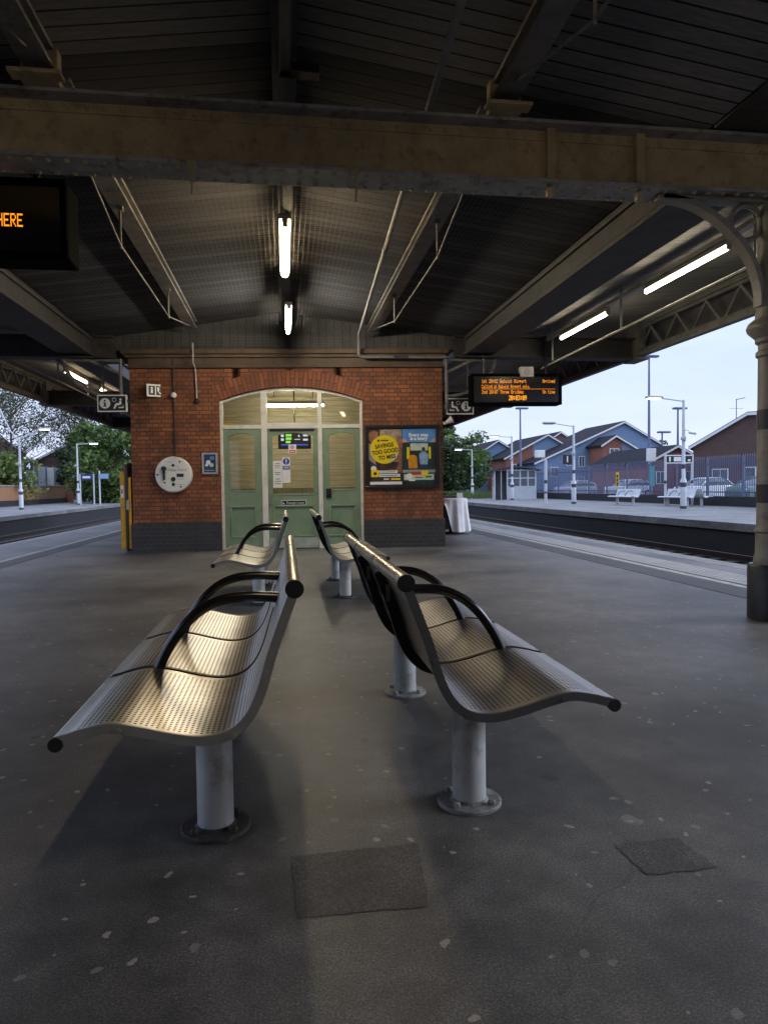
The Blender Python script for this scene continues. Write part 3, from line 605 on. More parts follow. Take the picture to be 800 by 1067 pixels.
m.text('SAVINGS', .105, (-.02,-.0065,.215), M['black_ink'], sx=.85, rot=R(8), bold=.0035); m.text('TOO GOOD', .105, (-.005,-.0065,.105), M['black_ink'], sx=.85, rot=R(8), bold=.0035); m.text('TO MISS', .105, (.03,-.0065,-.005), M['black_ink'], sx=.85, rot=R(8), bold=.0035)
blob(m,-.13,.31,.022,-.0065,M['black_ink'],n=12); m.rect(-.09,.305,.06,.328,-.0065,M['black_ink'])
blob(m,-.225,-.22,.055,-.005,M['white_ink']); m.rect(-.275,-.375,-.125,-.245,-.0055,M['yellow_ink']); blob(m,-.20,-.31,.03,-.006,M['black_ink'],n=10)
m.rect(-.12,-.305,.225,-.255,-.0055,M['white_ink']); m.rect(-.12,-.375,.275,-.32,-.0055,M['white_ink'])
for a in ((-.10,-.29,.19,-.272),(-.10,-.357,.23,-.339)): m.rect(*a,-.0065,M['grey_ink'])
m.rect(.10,-.435,.28,-.40,-.0055,M['yellow_ink']); m.rect(-.04,-.43,.06,-.405,-.0055,M['white_ink']); m.rect(-.30,-.52,.31,-.465,-.005,M['white_ink'])
m.build('print', None, t)
t = fthing('story_poster', 'blue and green poster reading every step is a story, right half of case', 'poster', 2.475, -.0205, 1.72)
m = MB(); m.box((-W,-.002,-Hh),(W,0,Hh), M['photo_green'])
m.rect(-W,.275,W,.53,-.003,M['sky_ink']); m.poly([(-.315,-.0035,.275),(-.315,-.0035,.35),(-.25,-.0035,.33),(-.20,-.0035,.275)],M['pink_ink']); m.poly([(.315,-.0035,.275),(.315,-.0035,.36),(.26,-.0035,.33),(.20,-.0035,.275)],M['pink_ink'])
m.text('Every step', .088, (-.005,-.0045,.415), M['white_ink'], bold=.004); m.text('is a story', .088, (-.005,-.0045,.345), M['white_ink'], bold=.004)
m.rect(-.165,.12,.17,.255,-.004,M['pale_ink']); m.rect(-.235,-.04,-.18,.185,-.0045,M['yellow_ink']); m.rect(.185,-.04,.225,.185,-.0045,M['yellow_ink'])
m.poly([(-.20,-.005,-.22),(-.03,-.005,-.22),(-.045,-.005,.0),(-.08,-.005,.035),(-.16,-.005,.035),(-.21,-.005,-.03)],M['orange_ink']); blob(m,-.125,.075,.04,-.0055,M['photo_dark'],n=14)
m.poly([(.02,-.005,-.145),(.16,-.005,-.145),(.175,-.005,.04),(.12,-.005,.10),(.05,-.005,.10),(.0,-.005,.04)],M['shirt_ink']); blob(m,.085,.15,.035,-.0055,M['photo_dark'],n=14); m.rect(.03,-.22,.15,-.145,-.005,M['navy_ink'])
m.rect(-W,-.30,W,-.245,-.004,M['grey_ink']); m.rect(-.29,-.44,.28,-.33,-.0045,M['pale_ink']); m.rect(-.14,-.345,.03,-.28,-.005,M['red_ink']); m.rect(.04,-.36,.17,-.265,-.005,M['yellow_ink']); blob(m,-.19,-.37,.06,-.0055,M['white_ink'])
m.rect(-.08,-.40,.07,-.385,-.0055,M['black_ink']); m.rect(.12,-.40,.24,-.36,-.0055,M['green_ink']); m.rect(-.20,-.46,-.08,-.43,-.0055,M['white_ink'])
m.build('print', None, t)
t = fthing('framed_notice', 'small silver framed dark blue notice between help point and doors', 'notice', -1.455, 0, 1.64)
m = MB()
for a in ((-.145,-.20,.145,-.165),(-.145,.165,.145,.20),(-.145,-.165,-.11,.165),(.11,-.165,.145,.165)): m.box((a[0],-.03,a[1]),(a[2],-.002,a[3]))
m.build('notice_frame', M['galv'], t, bevel=.005); m = MB(); m.rect(-.11,-.165,.11,.165,-.01,M['navy_ink']); m.rect(0,.07,.08,.13,-.012,M['sky_ink']); m.rect(-.10,-.14,.08,-.12,-.012,M['grey_ink'])
blob(m,-.03,.02,.045,-.012,M['white_ink'],n=8); blob(m,.03,-.03,.04,-.012,M['pale_ink'],n=7); blob(m,-.06,-.03,.03,-.012,M['white_ink'],n=7); m.build('print', None, t)
# help point
t = fthing('help_point', 'round white help point disc with black handset on the brick wall', 'help point', -2.11, 0, 1.44)
m = MB()
def ydisc(m, c, r, y0, y1, n=36, mat=None, bev=.0):
    ring = []
    for rr, y in ((r-bev,y0),(r,y0+ (bev if y1>y0 else -bev)),(r,y1)): ring.append([m.v((c[0]+rr*math.cos(2*math.pi*k/n), y, c[1]+rr*math.sin(2*math.pi*k/n))) for k in range(n)])
    for A, B in zip(ring, ring[1:]):
        for k in range(n): m.face([A[k],A[(k+1)%n],B[(k+1)%n],B[k]], mat)
    m.face(ring[0][::-1], mat); m.face(ring[-1], mat)
ydisc(m, (0,0), .335, -.115, 0, 48, bev=.02); m.build('drum', M['whitep'], t)
m = MB(); m.tube([(-.165,-.13,.12),(-.165,-.135,.04),(-.165,-.13,-.10)], .032, 10, r1=.018); ydisc(m, (-.165,.11), .045, -.155,-.117, 16); m.build('handset', M['dark'], t)
m = MB()
for c_, r_, n_ in (((0,-.085),.042,18),((0,-.185),.03,16)): m = MB(); ydisc(m, c_, r_, -.125,-.116, n_); m.build('button', M['dark'], t)
m = MB(); m.box((.065,-.122,-.045),(.19,-.116,.015)); m.build('display', M['screen'], t); m = MB()
ydisc(m,(-.155,-.15),.015,-.122,-.116,10); ydisc(m,(-.285,0),.018,-.12,-.116,10); ydisc(m,(.125,.235),.018,-.12,-.116,10); ydisc(m,(.135,-.23),.018,-.12,-.116,10); ydisc(m,(.0,.17),.028,-.12,-.116,9)
m.build('fixing_bolt', M['dark'], t)
m = MB(); m.text('Help Point', .075, (.08,-.1175,.085), M['grey_ink']); m.rect(.075,-.09,.20,-.083,-.1175,M['grey_ink']); m.rect(.075,-.192,.20,-.185,-.1175,M['grey_ink']); m.rect(-.24,-.155,-.19,-.148,-.1175,M['grey_ink']); m.rect(-.12,.23,-.02,.237,-.1175,M['grey_ink']); m.rect(.03,.15,.10,.157,-.1175,M['grey_ink']); m.build('lettering', None, t)
t = fthing('cable_conduit', 'thin dark conduit running up from the help point', 'conduit', -2.085, -.02, 1.75)
m = MB(); m.tube([(0,0,.02),(0,0,2.05)], .012, 8, M['ferrous']); m.build('pipe', None, t)
t = fthing('wall_dome', 'small white dome on the conduit above the help point', 'wall dome', -2.085, -.03, 2.91)
m = MB(); m.T = Matrix.Rotation(R(90),4,'X'); m.lathe([(.055,0),(.055,.02),(.045,.045),(.022,.06)], (0,0), 18); m.build('dome', M['whitep'], t)
t = fthing('drop_conduit', 'pale drop conduit ending in dark rose above the small framed notice', 'conduit', -1.66, -.03, 2.80)
m = MB(); m.tube([(0,0,0),(-.02,0,.60),(-.03,-.12,.68),(-.03,-.12,1.05)], .014, 8); m.build('pipe', M['pvc'], t); m = MB(); m.T = Matrix.Rotation(R(90),4,'X'); m.lathe([(.05,-.03),(.05,.02),(.02,.04)], (0,0), 14); m.build('rose', M['rubber'], t)
t = fthing('information_sign', 'small white edged sign with i and green phone symbol projecting at an angle', 'sign', -2.41, -.02, 3.0); t.rotation_euler = (0,0,BR+R(28))
m = MB(); m.box((-.17,-.02,-.115),(.17,0,.115), M['white_ink']); m.rect(-.135,-.085,-.02,.085,-.022,M['black_ink']); m.rect(.0,-.085,.135,.085,-.022,M['black_ink']); m.rect(-.095,-.05,-.06,.02,-.024,M['white_ink']); blob(m,-.078,.045,.02,-.024,M['white_ink'],n=10)
m.poly([(.02,-.024,.06),(.05,-.024,.07),(.06,-.024,.02),(.05,-.024,-.02),(.09,-.024,-.05),(.12,-.024,-.03),(.11,-.024,-.07),(.06,-.024,-.06),(.02,-.024,0)],M['white_ink']); m.rect(.10,.0,.125,.06,-.024,M['green_ink']); m.build('sign_plate', None, t)
m = MB(); m.box((-.02,0,-.03),(.02,.12,.03)); m.build('bracket', M['dark'], t)
t = fthing('ceiling_conduit', 'grey conduit bent down from the ceiling and along the cornice', 'conduit')
m = MB(); m.tube([(2.3,-18,4.005),(1.96,-13,4.005),(1.36,-.30,3.98),(1.36,-.22,3.90),(1.36,-.18,3.62),(1.40,-.17,3.585),(1.5,-.17,3.58),(3.0,-.17,3.57)], .028, 10); m.build('pipe', M['greypipe'], t); m = MB()
m.tube([(2.0,-.17,3.575),(2.28,-.17,3.575)], .034, 10); m.tube([(1.578,-4.9,3.99),(1.571,-4.75,3.99)], .036, 10); m.build('coupling', M['bandblue'], t)
t = fthing('horn_speaker', 'small white horn loudspeaker on the right corner of the building', 'loudspeaker', 3.0, -.05, 2.36)
m = MB(); m.T = Matrix.Rotation(R(60),4,'Y'); m.lathe([(.02,-.06),(.03,0),(.075,.12),(.08,.125)], (0,0), 14); m.T = Matrix.Identity(4); m.box((-.06,-.01,-.02),(0,.02,.02)); m.build('horn', M['housing'], t)

t = thing('station_building', 'added brick block behind the viewpoint, shading the platform foreground', 'building', (0,-.8,0))  # unseen block, added to keep sky light off the foreground floor
b = MB(); b.box((-4.2,-12,.54),(4.7,0,3.4)); b.build('wall', M['brick'], t); b = MB(); b.box((-4.23,-12.03,0),(4.73,.03,.54)); b.build('plinth', M['blackbrick'], t); b = MB(); b.box((-4.3,-12.1,3.402),(4.8,.1,3.58)); b.build('cornice', M['cornice'], t)
b = MB(); b.box((-1.2,.005,.02),(-.1,.05,2.1)); d = b.build('door', M['green'], t, bevel=.004); b = MB(); b.tube([(-.22,.06,1.0),(-.22,.11,1.0),(-.32,.11,1.0)], .012, 8); b.build('handle', M['roll'], d)
b = MB(); b.box((1.0,.005,1.0),(2.6,.06,2.2)); w_ = b.build('window', M['white'], t); b = MB(); b.box((1.08,.062,1.08),(2.52,.066,2.12)); b.build('pane', M['farglass'], w_)
# ------------------------------------------------------------------ canopy
cn = thing('platform_canopy', 'dark boarded platform canopy on riveted and latticed girders', 'canopy')
RZ, VZ, VX, EX, EZ = 4.46, 3.98, 3.40, 6.95, 4.30
WX = -6.65
YB, YF = -14, 40
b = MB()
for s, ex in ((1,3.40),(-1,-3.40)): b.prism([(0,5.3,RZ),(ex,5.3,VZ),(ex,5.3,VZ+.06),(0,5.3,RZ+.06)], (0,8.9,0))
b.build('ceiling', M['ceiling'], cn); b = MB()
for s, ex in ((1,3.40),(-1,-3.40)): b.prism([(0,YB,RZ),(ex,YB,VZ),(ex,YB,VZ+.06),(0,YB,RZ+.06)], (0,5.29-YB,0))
b.build('ceiling', M['ceiling_front_lit'], cn)
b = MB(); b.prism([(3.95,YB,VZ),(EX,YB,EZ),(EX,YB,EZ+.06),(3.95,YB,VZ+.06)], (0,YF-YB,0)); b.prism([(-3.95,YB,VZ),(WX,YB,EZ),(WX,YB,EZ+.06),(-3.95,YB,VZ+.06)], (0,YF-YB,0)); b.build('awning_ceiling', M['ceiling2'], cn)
b = MB(); b.box((-.03,YB,4.22),(.15,12.9,4.40)); b.box((.0,YB,4.13),(.12,5.0,4.215)); b.build('ridge_beam', M['darkbeam'], cn)
for s in (1,-1):
    b = MB(); b.box((s*3.42,YB,3.965),(s*3.95,5.15,4.044)); b.box((s*3.30,YB,4.046),(s*4.06,YF,4.09)); b.box((s*3.42,5.45,3.62),(s*3.95,YF,4.02)); b.box((s*3.37,5.45,3.60),(s*3.44,YF,3.66)); b.box((s*3.38,5.45,3.88),(s*3.42,YF,3.93)); b.build('valley_beam', M['valley'], cn, bevel=.01)
def purlin(x, y0, y1, struts, zr):
    b = MB(); z1 = RZ-(RZ-VZ)*abs(x)/3.4-.01
    b.box((x-.035,y0,4.085),(x+.035,y1,z1-.01)); b.box((x-.10,y0,4.055),(x+.10,y1,4.086)); b.box((x-.10,y0,z1-.045),(x+.10,y1,z1-.012))
    p = b.build('purlin', M['beam'], cn, bevel=.005)
    b = MB(); pts = [(x,y0+.1,4.05)]+[(x,y,zr) for y in struts]+[(x,y1-.3,4.05)]; b.tube(pts, .010, 8)
    for y in struts: b.tube([(x,y,zr-.03),(x,y,4.06)], .013, 8); b.box((x-.03,y-.03,4.01),(x+.03,y+.03,4.055))
    b.build('truss_rod', M['beam'], p)
for x in (-1.60, 1.70):
    purlin(x, 5.45, 12.95, (7.45,10.4), 3.66); purlin(x, YB, 5.15, (-1.5,1.6,3.6), 3.66)
# riveted cross girders
def girder(y, x0, x1, z0=3.49, z1=3.96, web=.02, stiff=(), rivets=True):
    b = MB(); b.box((x0,y-web/2,z0+.03),(x1,y+web/2,z1-.03)); b.box((x0,y-.05,z0+.03),(x1,y-.011,z0+.12)) if False else None
    for (za,zb) in ((z0+.026,z0+.10),(z1-.10,z1-.026)): b.box((x0,y-.022,za),(x1,y+.022,zb))
    for x in stiff: b.box((x-.035,y-.075,z0+.03),(x+.035,y+.05,z1-.02)); 
    if rivets:
        x = x0+.06
        while x < x1:
            for zz in (z0+.065, z1-.065):
                b.T = Matrix.Translation((x,y-.021,zz)) @ Matrix.Rotation(R(90),4,'X'); b.lathe([(.021,0),(.017,.012),(.008,.019)], (0,0), 8)
            for yy in (-.10,.10):
                b.T = Matrix.Translation((x,y+yy,z0)) @ Matrix.Rotation(R(180),4,'X'); b.lathe([(.021,0),(.017,.012),(.008,.019)], (0,0), 8)
            x += .125
        b.T = Matrix.Identity(4)
    g = b.build('cross_girder', M['girder'] if rivets else M['valley'], cn)
    for za in (z0, z1-.026): b = MB(); b.box((x0,y-.15,za),(x1,y+.15,za+.026)); b.build('flange', M['girderflange'] if rivets else M['valley'], g, bevel=.003)
    for x in stiff: b = MB(); b.tube([(x-.04,y-.09,z0-.06),(x,y-.05,z0+.04)], .02, 8); b.box((x-.05,y-.11,z0-.085),(x+.0,y-.06,z0-.03)); b.build('cleat', M['girder'], g)
    return g
girder(5.3, WX, EX, stiff=(2.11,2.85,-3.2,-2.3)); girder(-2.4, WX, -4.5, 3.6, rivets=False); girder(-2.4, 5.0, EX, 3.6, rivets=False)
for y, x0, x1 in ((12.75, 3.2, EX), (13.3, WX, -3.0), (20.6, WX, -3.2), (20.4,3.9,EX), (28,WX,-3.2), (28,4.9,EX)): girder(y, x0, x1, 3.56, 3.96, rivets=False)
for x in (-.61,.56):
    b = MB(); b.tube([(x,5.13,3.52),(x+.01,5.11,3.40),(x,5.12,3.26)], .014, 6, r1=.006); b.box((x-.03,5.1,3.45),(x+.03,5.16,3.49)); b.build('rusty_hook', M['girder'], cn)
for x in (-1.60,1.70):
    b = MB(); b.box((x-.12,5.10,3.962),(x+.12,5.20,4.20)); b.box((x-.17,4.98,3.962),(x+.17,5.1,3.99)); b.build('purlin_cleat', M['girder'], cn, bevel=.006)
b = MB(); b.box((.02,-6,4.06),(.10,5.02,4.12)); b.box((.02,4.94,4.06),(.30,5.04,4.125)); b.build('cable_duct', M['blackpaint'], cn, bevel=.006)
# outer lattice girders
def lattice_girder(x, s, z0, z1, ya, yb, per):
    b = MB(); b.box((x-.06,ya,z0),(x+.06,yb,z0+.085)); b.box((x-.02,ya,z0+.085),(x+.02,yb,z0+.14)); b.box((x-.06,ya,z1-.085),(x+.06,yb,z1)); b.box((x-.02,ya,z1-.14),(x+.02,yb,z1-.085))
    y = ya
    while y < yb:
        for (p, q, o) in ((y,y+per/2,-.024),(y+per,y+per/2,.024)):
            A, B = Vector((x+o,p,z0+.10)), Vector((x+o,q,z1-.10)); w = Vector((0,.034,0))
            b.prism([A-w,A+w,B+w,B-w], (.02,0,0))
        y += per
    g = b.build('lattice_girder', M['lattice'], cn)
    b = MB(); b.box((x+s*.16,ya,z0+.06),(x+s*.19,yb,z1+.1)); b.build('fascia_board', M['darkbeam'], g)
    for y in ((5.3,12.75,20.4,28) if s > 0 else (5.3,13.3,20.6,28)): b = MB(); b.box((x-.09,y-.22,z0-.02),(x+.09,y+.22,z1)); b.box((x-.12,y-.28,z0-.07),(x+.12,y+.28,z0-.02)); b.build('joint_plate', M['lattice'], g, bevel=.01)
lattice_girder(6.85, 1, 3.60, 4.26, YB, 36, .86); lattice_girder(-6.55, -1, 3.62, 4.26, YB, 36, .86)
# curved wall brackets
def bracket(x0, x1, y, z0, z1):
    s = 1 if x1 > x0 else -1; b = MB()
    arc = [(x0+(x1-x0)*math.sin(t), z0+(z1-z0)*(1-math.cos(t))) for t in [math.pi/2*i/10 for i in range(11)]]
    b.tube([(x0,y,z0-.25)]+[(x,y,z) for x,z in arc], .035, 8); b.tube([(x0,y,z0+(z1-z0)*.62),(x0+(x1-x0)*.62,y,z1)], .028, 8); b.tube([(x0,y,z0-.3),(x0,y,z1)], .03, 8); b.tube([(x0,y,z1-.03),(x1,y,z1-.03)], .03, 8)
    b.build('wall_bracket', M['beam'], cn)
bracket(3.06, 4.0, 12.78, 2.85, 3.56); bracket(-2.92, -3.9, 13.28, 2.85, 3.56)
# column
def make_column(label, x, y):
    t = thing('canopy_column', label, 'column', (x,y,0), group='iron canopy columns')
    b = MB(); b.lathe([(.15,.465),(.148,.52),(.135,.56),(.135,.73),(.15,.745),(.135,.76),(.128,.80),(.122,2.20),(.14,2.215),(.14,2.25),(.122,2.265),(.122,2.31),(.145,2.33),(.145,2.36),(.205,2.42),(.215,2.455),(.20,2.49),(.15,2.53),(.14,2.60),(.135,3.48)], (0,0), 28); b.build('shaft', M['column'], t)
    b = MB(); b.lathe([(.195,0),(.195,.44),(.18,.468)], (0,0), 28); b.build('plinth', M['blackpaint'], t)
    b = MB(); b.lathe([(.1295,.985),(.1295,1.14)], (0,0), 28); b.lathe([(.1275,1.60),(.1275,1.765)], (0,0), 28); b.build('painted_band', M['blackpaint'], t)
    s = 1 if x > 0 else -1
    b = MB(); arc = [(-s*.135,2.62),(-s*.14,2.75),(-s*.19,2.92),(-s*.28,3.08),(-s*.42,3.23),(-s*.60,3.36),(-s*.80,3.44),(-s*1.02,3.47)]
    pts = catmull([(a,c) for a,c in arc], 4)
    for wd, dd in ((.045,.0),): 
        A, B = offs(pts, .024), offs(pts, -.024); rows = [[b.v((p.x,-.05,p.y)),b.v((p.x,.05,p.y)),b.v((q.x,.05,q.y)),b.v((q.x,-.05,q.y))] for p,q in zip(A,B)]
        for p,q in zip(rows, rows[1:]):
            for k in range(4): b.face([p[k],p[(k+1)%4],q[(k+1)%4],q[k]])
        b.face(rows[0]); b.face(rows[-1][::-1])
    c = (-s*.27,3.30); ring = [(c[0]+.14*math.cos(2*math.pi*i/24),0,c[1]+.14*math.sin(2*math.pi*i/24)) for i in range(25)]
    b.tube(ring, .022, 8); b.box((-s*1.05,-.05,3.455),(0,.05,3.487)); b.build('spandrel_bracket', M['column'], t)
    return t
make_column('cream iron column with black plinth and curved bracket at the right', 4.08, 5.3)
make_column('cream iron column with black plinth and curved bracket on the left', -4.0, 5.3)
# bird netting under the ceiling
b = MB(); wd = .0022; z = 3.972
x = -3.3
while x < 3.3:
    b.poly([(x-wd/2,5.5,z),(x+wd/2,5.5,z),(x+wd/2,12.9,z),(x-wd/2,12.9,z)]); b.poly([(x-wd/2,12.9,z),(x+wd/2,12.9,z),(x+wd/2,12.95,3.77),(x-wd/2,12.95,3.77)]); x += .055
y = 5.5
while y < 12.9: b.poly([(-3.3,y-wd/2,z),(3.3,y-wd/2,z),(3.3,y+wd/2,z),(-3.3,y+wd/2,z)]); y += .055
for i in range(4): zz = 3.93-.05*i; b.poly([(-3.3,12.91+.012*i,zz),(3.3,12.91+.012*i,zz),(3.3,12.91+.012*i,zz+wd),(-3.3,12.91+.012*i,zz+wd)])
tag(b.build('bird_netting', M['net'], smooth=0), 'fine wire bird netting stretched under the middle of the canopy ceiling', 'netting')

# ------------------------------------------------------------------ lamps
def strip_lamp(label, loc, length, tube_mat, r=.02, group=None, hw=.035):
    t = thing('fluorescent_lamp', label, 'lamp', loc, 0, group)
    b = MB(); b.tube([(0,0,0),(0,length,0)], r, 12); b.build('tube', tube_mat, t)
    b = MB(); b.box((-hw,-.03,r+.012),(hw,length+.03,r+.065)); b.box((-.03,-.03,-.022),(.03,-.004,r+.012)); b.box((-.03,length+.004,-.022),(.03,length+.03,r+.012)); b.build('housing', M['housing'], t, bevel=.004)
    return t
G = 'fluorescent strip lamps under the canopy'
strip_lamp('warm dim fluorescent strip lamp hanging below the ridge, the nearer of two', (.06,7.3,3.87), 1.6, M['tube_mid'], .05, G, .06)
strip_lamp('bright white fluorescent strip lamp under the ridge nearest the building', (.12,10.45,3.83), 1.6, M['tube_hot'], .026, G, .05)
strip_lamp('added dim warm strip lamp above the viewpoint, lighting the girder front', (.06,.1,3.87), 1.6, M['tube_fill_added'], .05, G, .06)  # lamp added out of view to brighten the front of the cross girder
t = thing('lamp_trunking', 'long dark trunking carrying the two ridge lamps', 'trunking', (.09,0,0))
b = MB(); b.box((-.05,5.5,4.0),(.05,12.6,4.06)); 
for y in (7.6,8.7,10.7,11.8): b.tube([(0,y,3.95),(0,y,4.24)], .012, 8)
b.build('channel', M['darkbeam'], t)
strip_lamp('long bright strip lamp on right canopy nearest the iron column', (5.0,7.25,3.80), 1.78, M['tube_side'], .022, G)
strip_lamp('long bright strip lamp on right canopy above the departures board', (5.0,10.2,3.79), 1.78, M['tube_side'], .022, G)
strip_lamp('warm strip lamp under left canopy, nearer of two past the sign', (-5.0,17.1,3.95), 1.78, M['tube_left'], .03, G)
strip_lamp('warm strip lamp under left canopy, half hidden behind the hanging sign', (-5.0,20.2,3.97), 1.78, M['tube_left'], .03, G)
t = thing('lamp_rail', 'pale suspended rail and drop tubes below the right canopy lamps', 'lamp rail', (5.0,0,0))
b = MB(); b.box((-.05,4.6,3.895),(.05,14,3.95)); b.tube([(.0,4.8,3.50),(0,13,3.42)], .018, 8)
for y in (5.0,6.8,9.75,12.4): b.tube([(0,y,3.47),(0,y,4.1)], .018, 8)
b.build('rail_tube', M['housing'], t)
t = thing('lamp_rail', 'suspended rail and drop tubes below the left canopy lamps', 'lamp rail', (-5.0,0,0))
b = MB(); b.box((-.05,14,4.05),(.05,26,4.10)); b.tube([(.0,14,3.66),(0,26,3.60)], .018, 8)
for y in (16.6,19.0,22): b.tube([(0,y,3.62),(0,y,4.2)], .018, 8)
b.build('rail_tube', M['housing'], t)

# ------------------------------------------------------------------ dot-matrix boards and hanging signs
F57 = {'0':'0E11131519110E','1':'040C040404040E','2':'0E11010204081F','3':'1F02040201110E','4':'02060A121F0202','5':'1F101E0101110E','7':'1F010204080808','9':'0E11110F01020C','8':'0E11110E11110E','A':'0E11111F111111','B':'1E11111E11111E','C':'0E11101010110E','E':'1F10101E10101F','G':'0E11101711110F','H':'1111111F111111','O':'0E11111111110E','R':'1E11111E141211','T':'1F040404040404','a':'00000E010F110F','b':'10101619111 11E'.replace(' ',''),'c':'00000E1010110E','d':'01010D1311110F','e':'00000E111F100E','g':'000F11110F010E','h':'10101619111111','i':'04000C0404040E','k':'10101214181412','l':'0C04040404040E','m':'00001A15151111','n':'00001619111111','o':'00000E1111110E','p':'00001E111E1010','r':'00001619101010','s':'00000E100E011E','t':'08081C08080906','v':'000011111 10A04'.replace(' ',''),'w':'00001111151 50A'.replace(' ',''),'y':'000011110F010E',':':'000C0C000C0C00','.':'00000000000C0C'}
def dots(m, s, x, z, px, pz, y, mat, fill=.92, right=False, bold=False):
    if right: x -= len(s)*6*px
    for i, ch in enumerate(s):
        hx = F57.get(ch)
        if not hx: continue
        for r in range(7):
            v = int(hx[2*r:2*r+2], 16)
            for c in range(5):
                if v >> (4-c) & 1:
                    xx, zz = x+(i*6+c)*px, z-(r+1)*pz
                    m.rect(xx, zz, xx+px*(1.35 if bold else fill), zz+pz*fill, y, mat)
def board(name, label, loc, rz, w, h, d):
    t = thing(name, label, 'display board', loc, rz)
    b = MB(); b.box((-w/2,0,0),(w/2,d,h)); b.build('casing', M['matt'], t, bevel=.02)
    b = MB(); e = .05
    for a in ((-w/2,0,w/2,e),(-w/2,h-e,w/2,h),(-w/2,e,-w/2+e,h-e),(w/2-e,e,w/2,h-e)): b.box((a[0],-.03,a[1]),(a[2],-.002,a[3]))
    b.build('bezel', M['matt'], t, bevel=.006); b = MB(); b.rect(-w/2+e,e,w/2-e,h-e,-.004,M['screen']); b.build('screen_glass', None, t)
    return t
t = board('departures_board', 'black hanging departures board with four lines of amber train times', (4.33,12.5,2.655), R(-3), 1.73, .58, .28)
m = MB(); y = -.008
dots(m,'1st 20:02 Gatwick Airport',-.66,.475,.0057,.0095,y,M['led']); dots(m,'Arrived',.74,.475,.0057,.0095,y,M['led'],right=True)
dots(m,'Calling at Gatwick Airport only.',-.66,.375,.0048,.0095,y,M['led']); m.rect(-.66,.293,.74,.297,y,M['led'])
dots(m,'2nd 20:07 Three Bridges',-.66,.275,.0058,.0095,y,M['led']); dots(m,'On time',.74,.275,.0057,.0095,y,M['led'],right=True)
dots(m,'20:03:09',-.15,.175,.0072,.0125,y,M['ledclock'],bold=True); m.build('lettering', None, t)
for x in (-.6,.6): m = MB(); m.tube([(x,.14,.57),(x,.14,1.32)], .025, 8); m.build('hanger', M['dark'], t)
t = thing('speaker_box', 'small beige loudspeaker box on top of the departures board', 'loudspeaker', (4.52,12.46,3.17), R(-3))
m = MB(); m.box((-.13,-.02,0),(.13,.12,.19)); m.build('speaker_case', M['housing'], t, bevel=.012); m = MB(); m.T = Matrix.Translation((0,-.02,.095)) @ Matrix.Rotation(R(90),4,'X'); m.lathe([(.07,0),(.065,.006),(.02,.012)], (0,0), 16); m.build('speaker_grille', M['pvc'], t)
t = thing('cable', 'thin black cable looping above the departures board', 'cable', (4.3,12.46,3.24))
m = MB(); m.tube([(p.x,0,p.y) for p in catmull([(-.15,0),(-.10,.2),(.05,.26),(.18,.18),(.22,.08)],5)], .006, 6); m.build('cord', M['rubber'], t)
t = board('message_board', 'large black hanging message board showing HERE, cut by left edge', (-2.54,5.9,3.02), 0, 1.74, .62, .32)
m = MB(); dots(m,'HERE',.345,.345,.0083,.0148,-.008,M['led']); m.build('lettering', None, t)
for x in (-.6,.6): m = MB(); m.tube([(x,.15,.61),(x,.15,1.0)], .03, 8); m.build('hanger', M['dark'], t)
def pict_i(m, cx, cz, r, y):
    blob(m,cx,cz,r,y,M['white_ink'],n=24); blob(m,cx-.004,cz+r*.5,r*.19,y-.001,M['black_ink'],n=10); m.rect(cx-r*.2,cz-r*.6,cx+r*.17,cz+r*.18,y-.001,M['black_ink']); m.rect(cx-r*.38,cz+r*.06,cx+r*.17,cz+r*.18,y-.001,M['black_ink']); m.rect(cx-r*.38,cz-r*.62,cx+r*.38,cz-r*.48,y-.001,M['black_ink'])
def pict_seat(m, cx, cz, k, y, s=1):
    blob(m,cx+s*.02*k,cz+.055*k,.016*k,y,M['white_ink'],n=10)
    m.poly([(cx+s*x*k,y,cz+z*k) for x,z in ((.0,.03),(.035,.035),(.03,-.02),(-.03,-.03),(-.06,-.08),(-.085,-.075),(-.05,0),(-.0,.005))],M['white_ink']); m.poly([(cx+s*x*k,y,cz+z*k) for x,z in ((.055,.05),(.07,.05),(.055,-.05),(-.01,-.055),(-.01,-.07),(.065,-.07))],M['white_ink'])
    ring = 14
    for i in range(ring):
        a, c = 2*math.pi*i/ring, 2*math.pi*(i+1)/ring; X, Z = cx-s*.07*k, cz+.05*k
        m.poly([(X+.03*k*math.cos(a),y,Z+.03*k*math.sin(a)),(X+.03*k*math.cos(c),y,Z+.03*k*math.sin(c)),(X+.023*k*math.cos(c),y,Z+.023*k*math.sin(c)),(X+.023*k*math.cos(a),y,Z+.023*k*math.sin(a))],M['white_ink'])
def hang_sign(label, loc, rz, flip):
    t = thing('hanging_sign', label, 'sign', loc, rz)
    m = MB(); m.box((-.262,0,-.155),(.262,.05,.155), M['white_ink']); m.rect(-.24,-.133,.24,.133,-.002,M['black_ink'])
    if flip: pict_seat(m,-.125,0,1.25,-.004,-1); pict_i(m,.115,.0,.095,-.004)
    else: pict_i(m,-.125,0,.095,-.004); pict_seat(m,.125,0,1.25,-.004,1)
    m.build('sign_plate', None, t)
    s = -1 if flip else 1; m = MB(); m.box((s*.262,.01,.03),(s*.40,.04,.07)); m.tube([(-s*.15,.02,.15),(-s*.15,.02,.78)], .014, 8); m.build('bracket', M['dark'], t); return t
hang_sign('black sign with waiting room and i symbols right of building, under right canopy', (3.35,12.9,2.675), R(-4), True)
hang_sign('black sign with i and waiting room symbols left of building, under left canopy', (-3.065,13.2,2.745), R(-4), False)

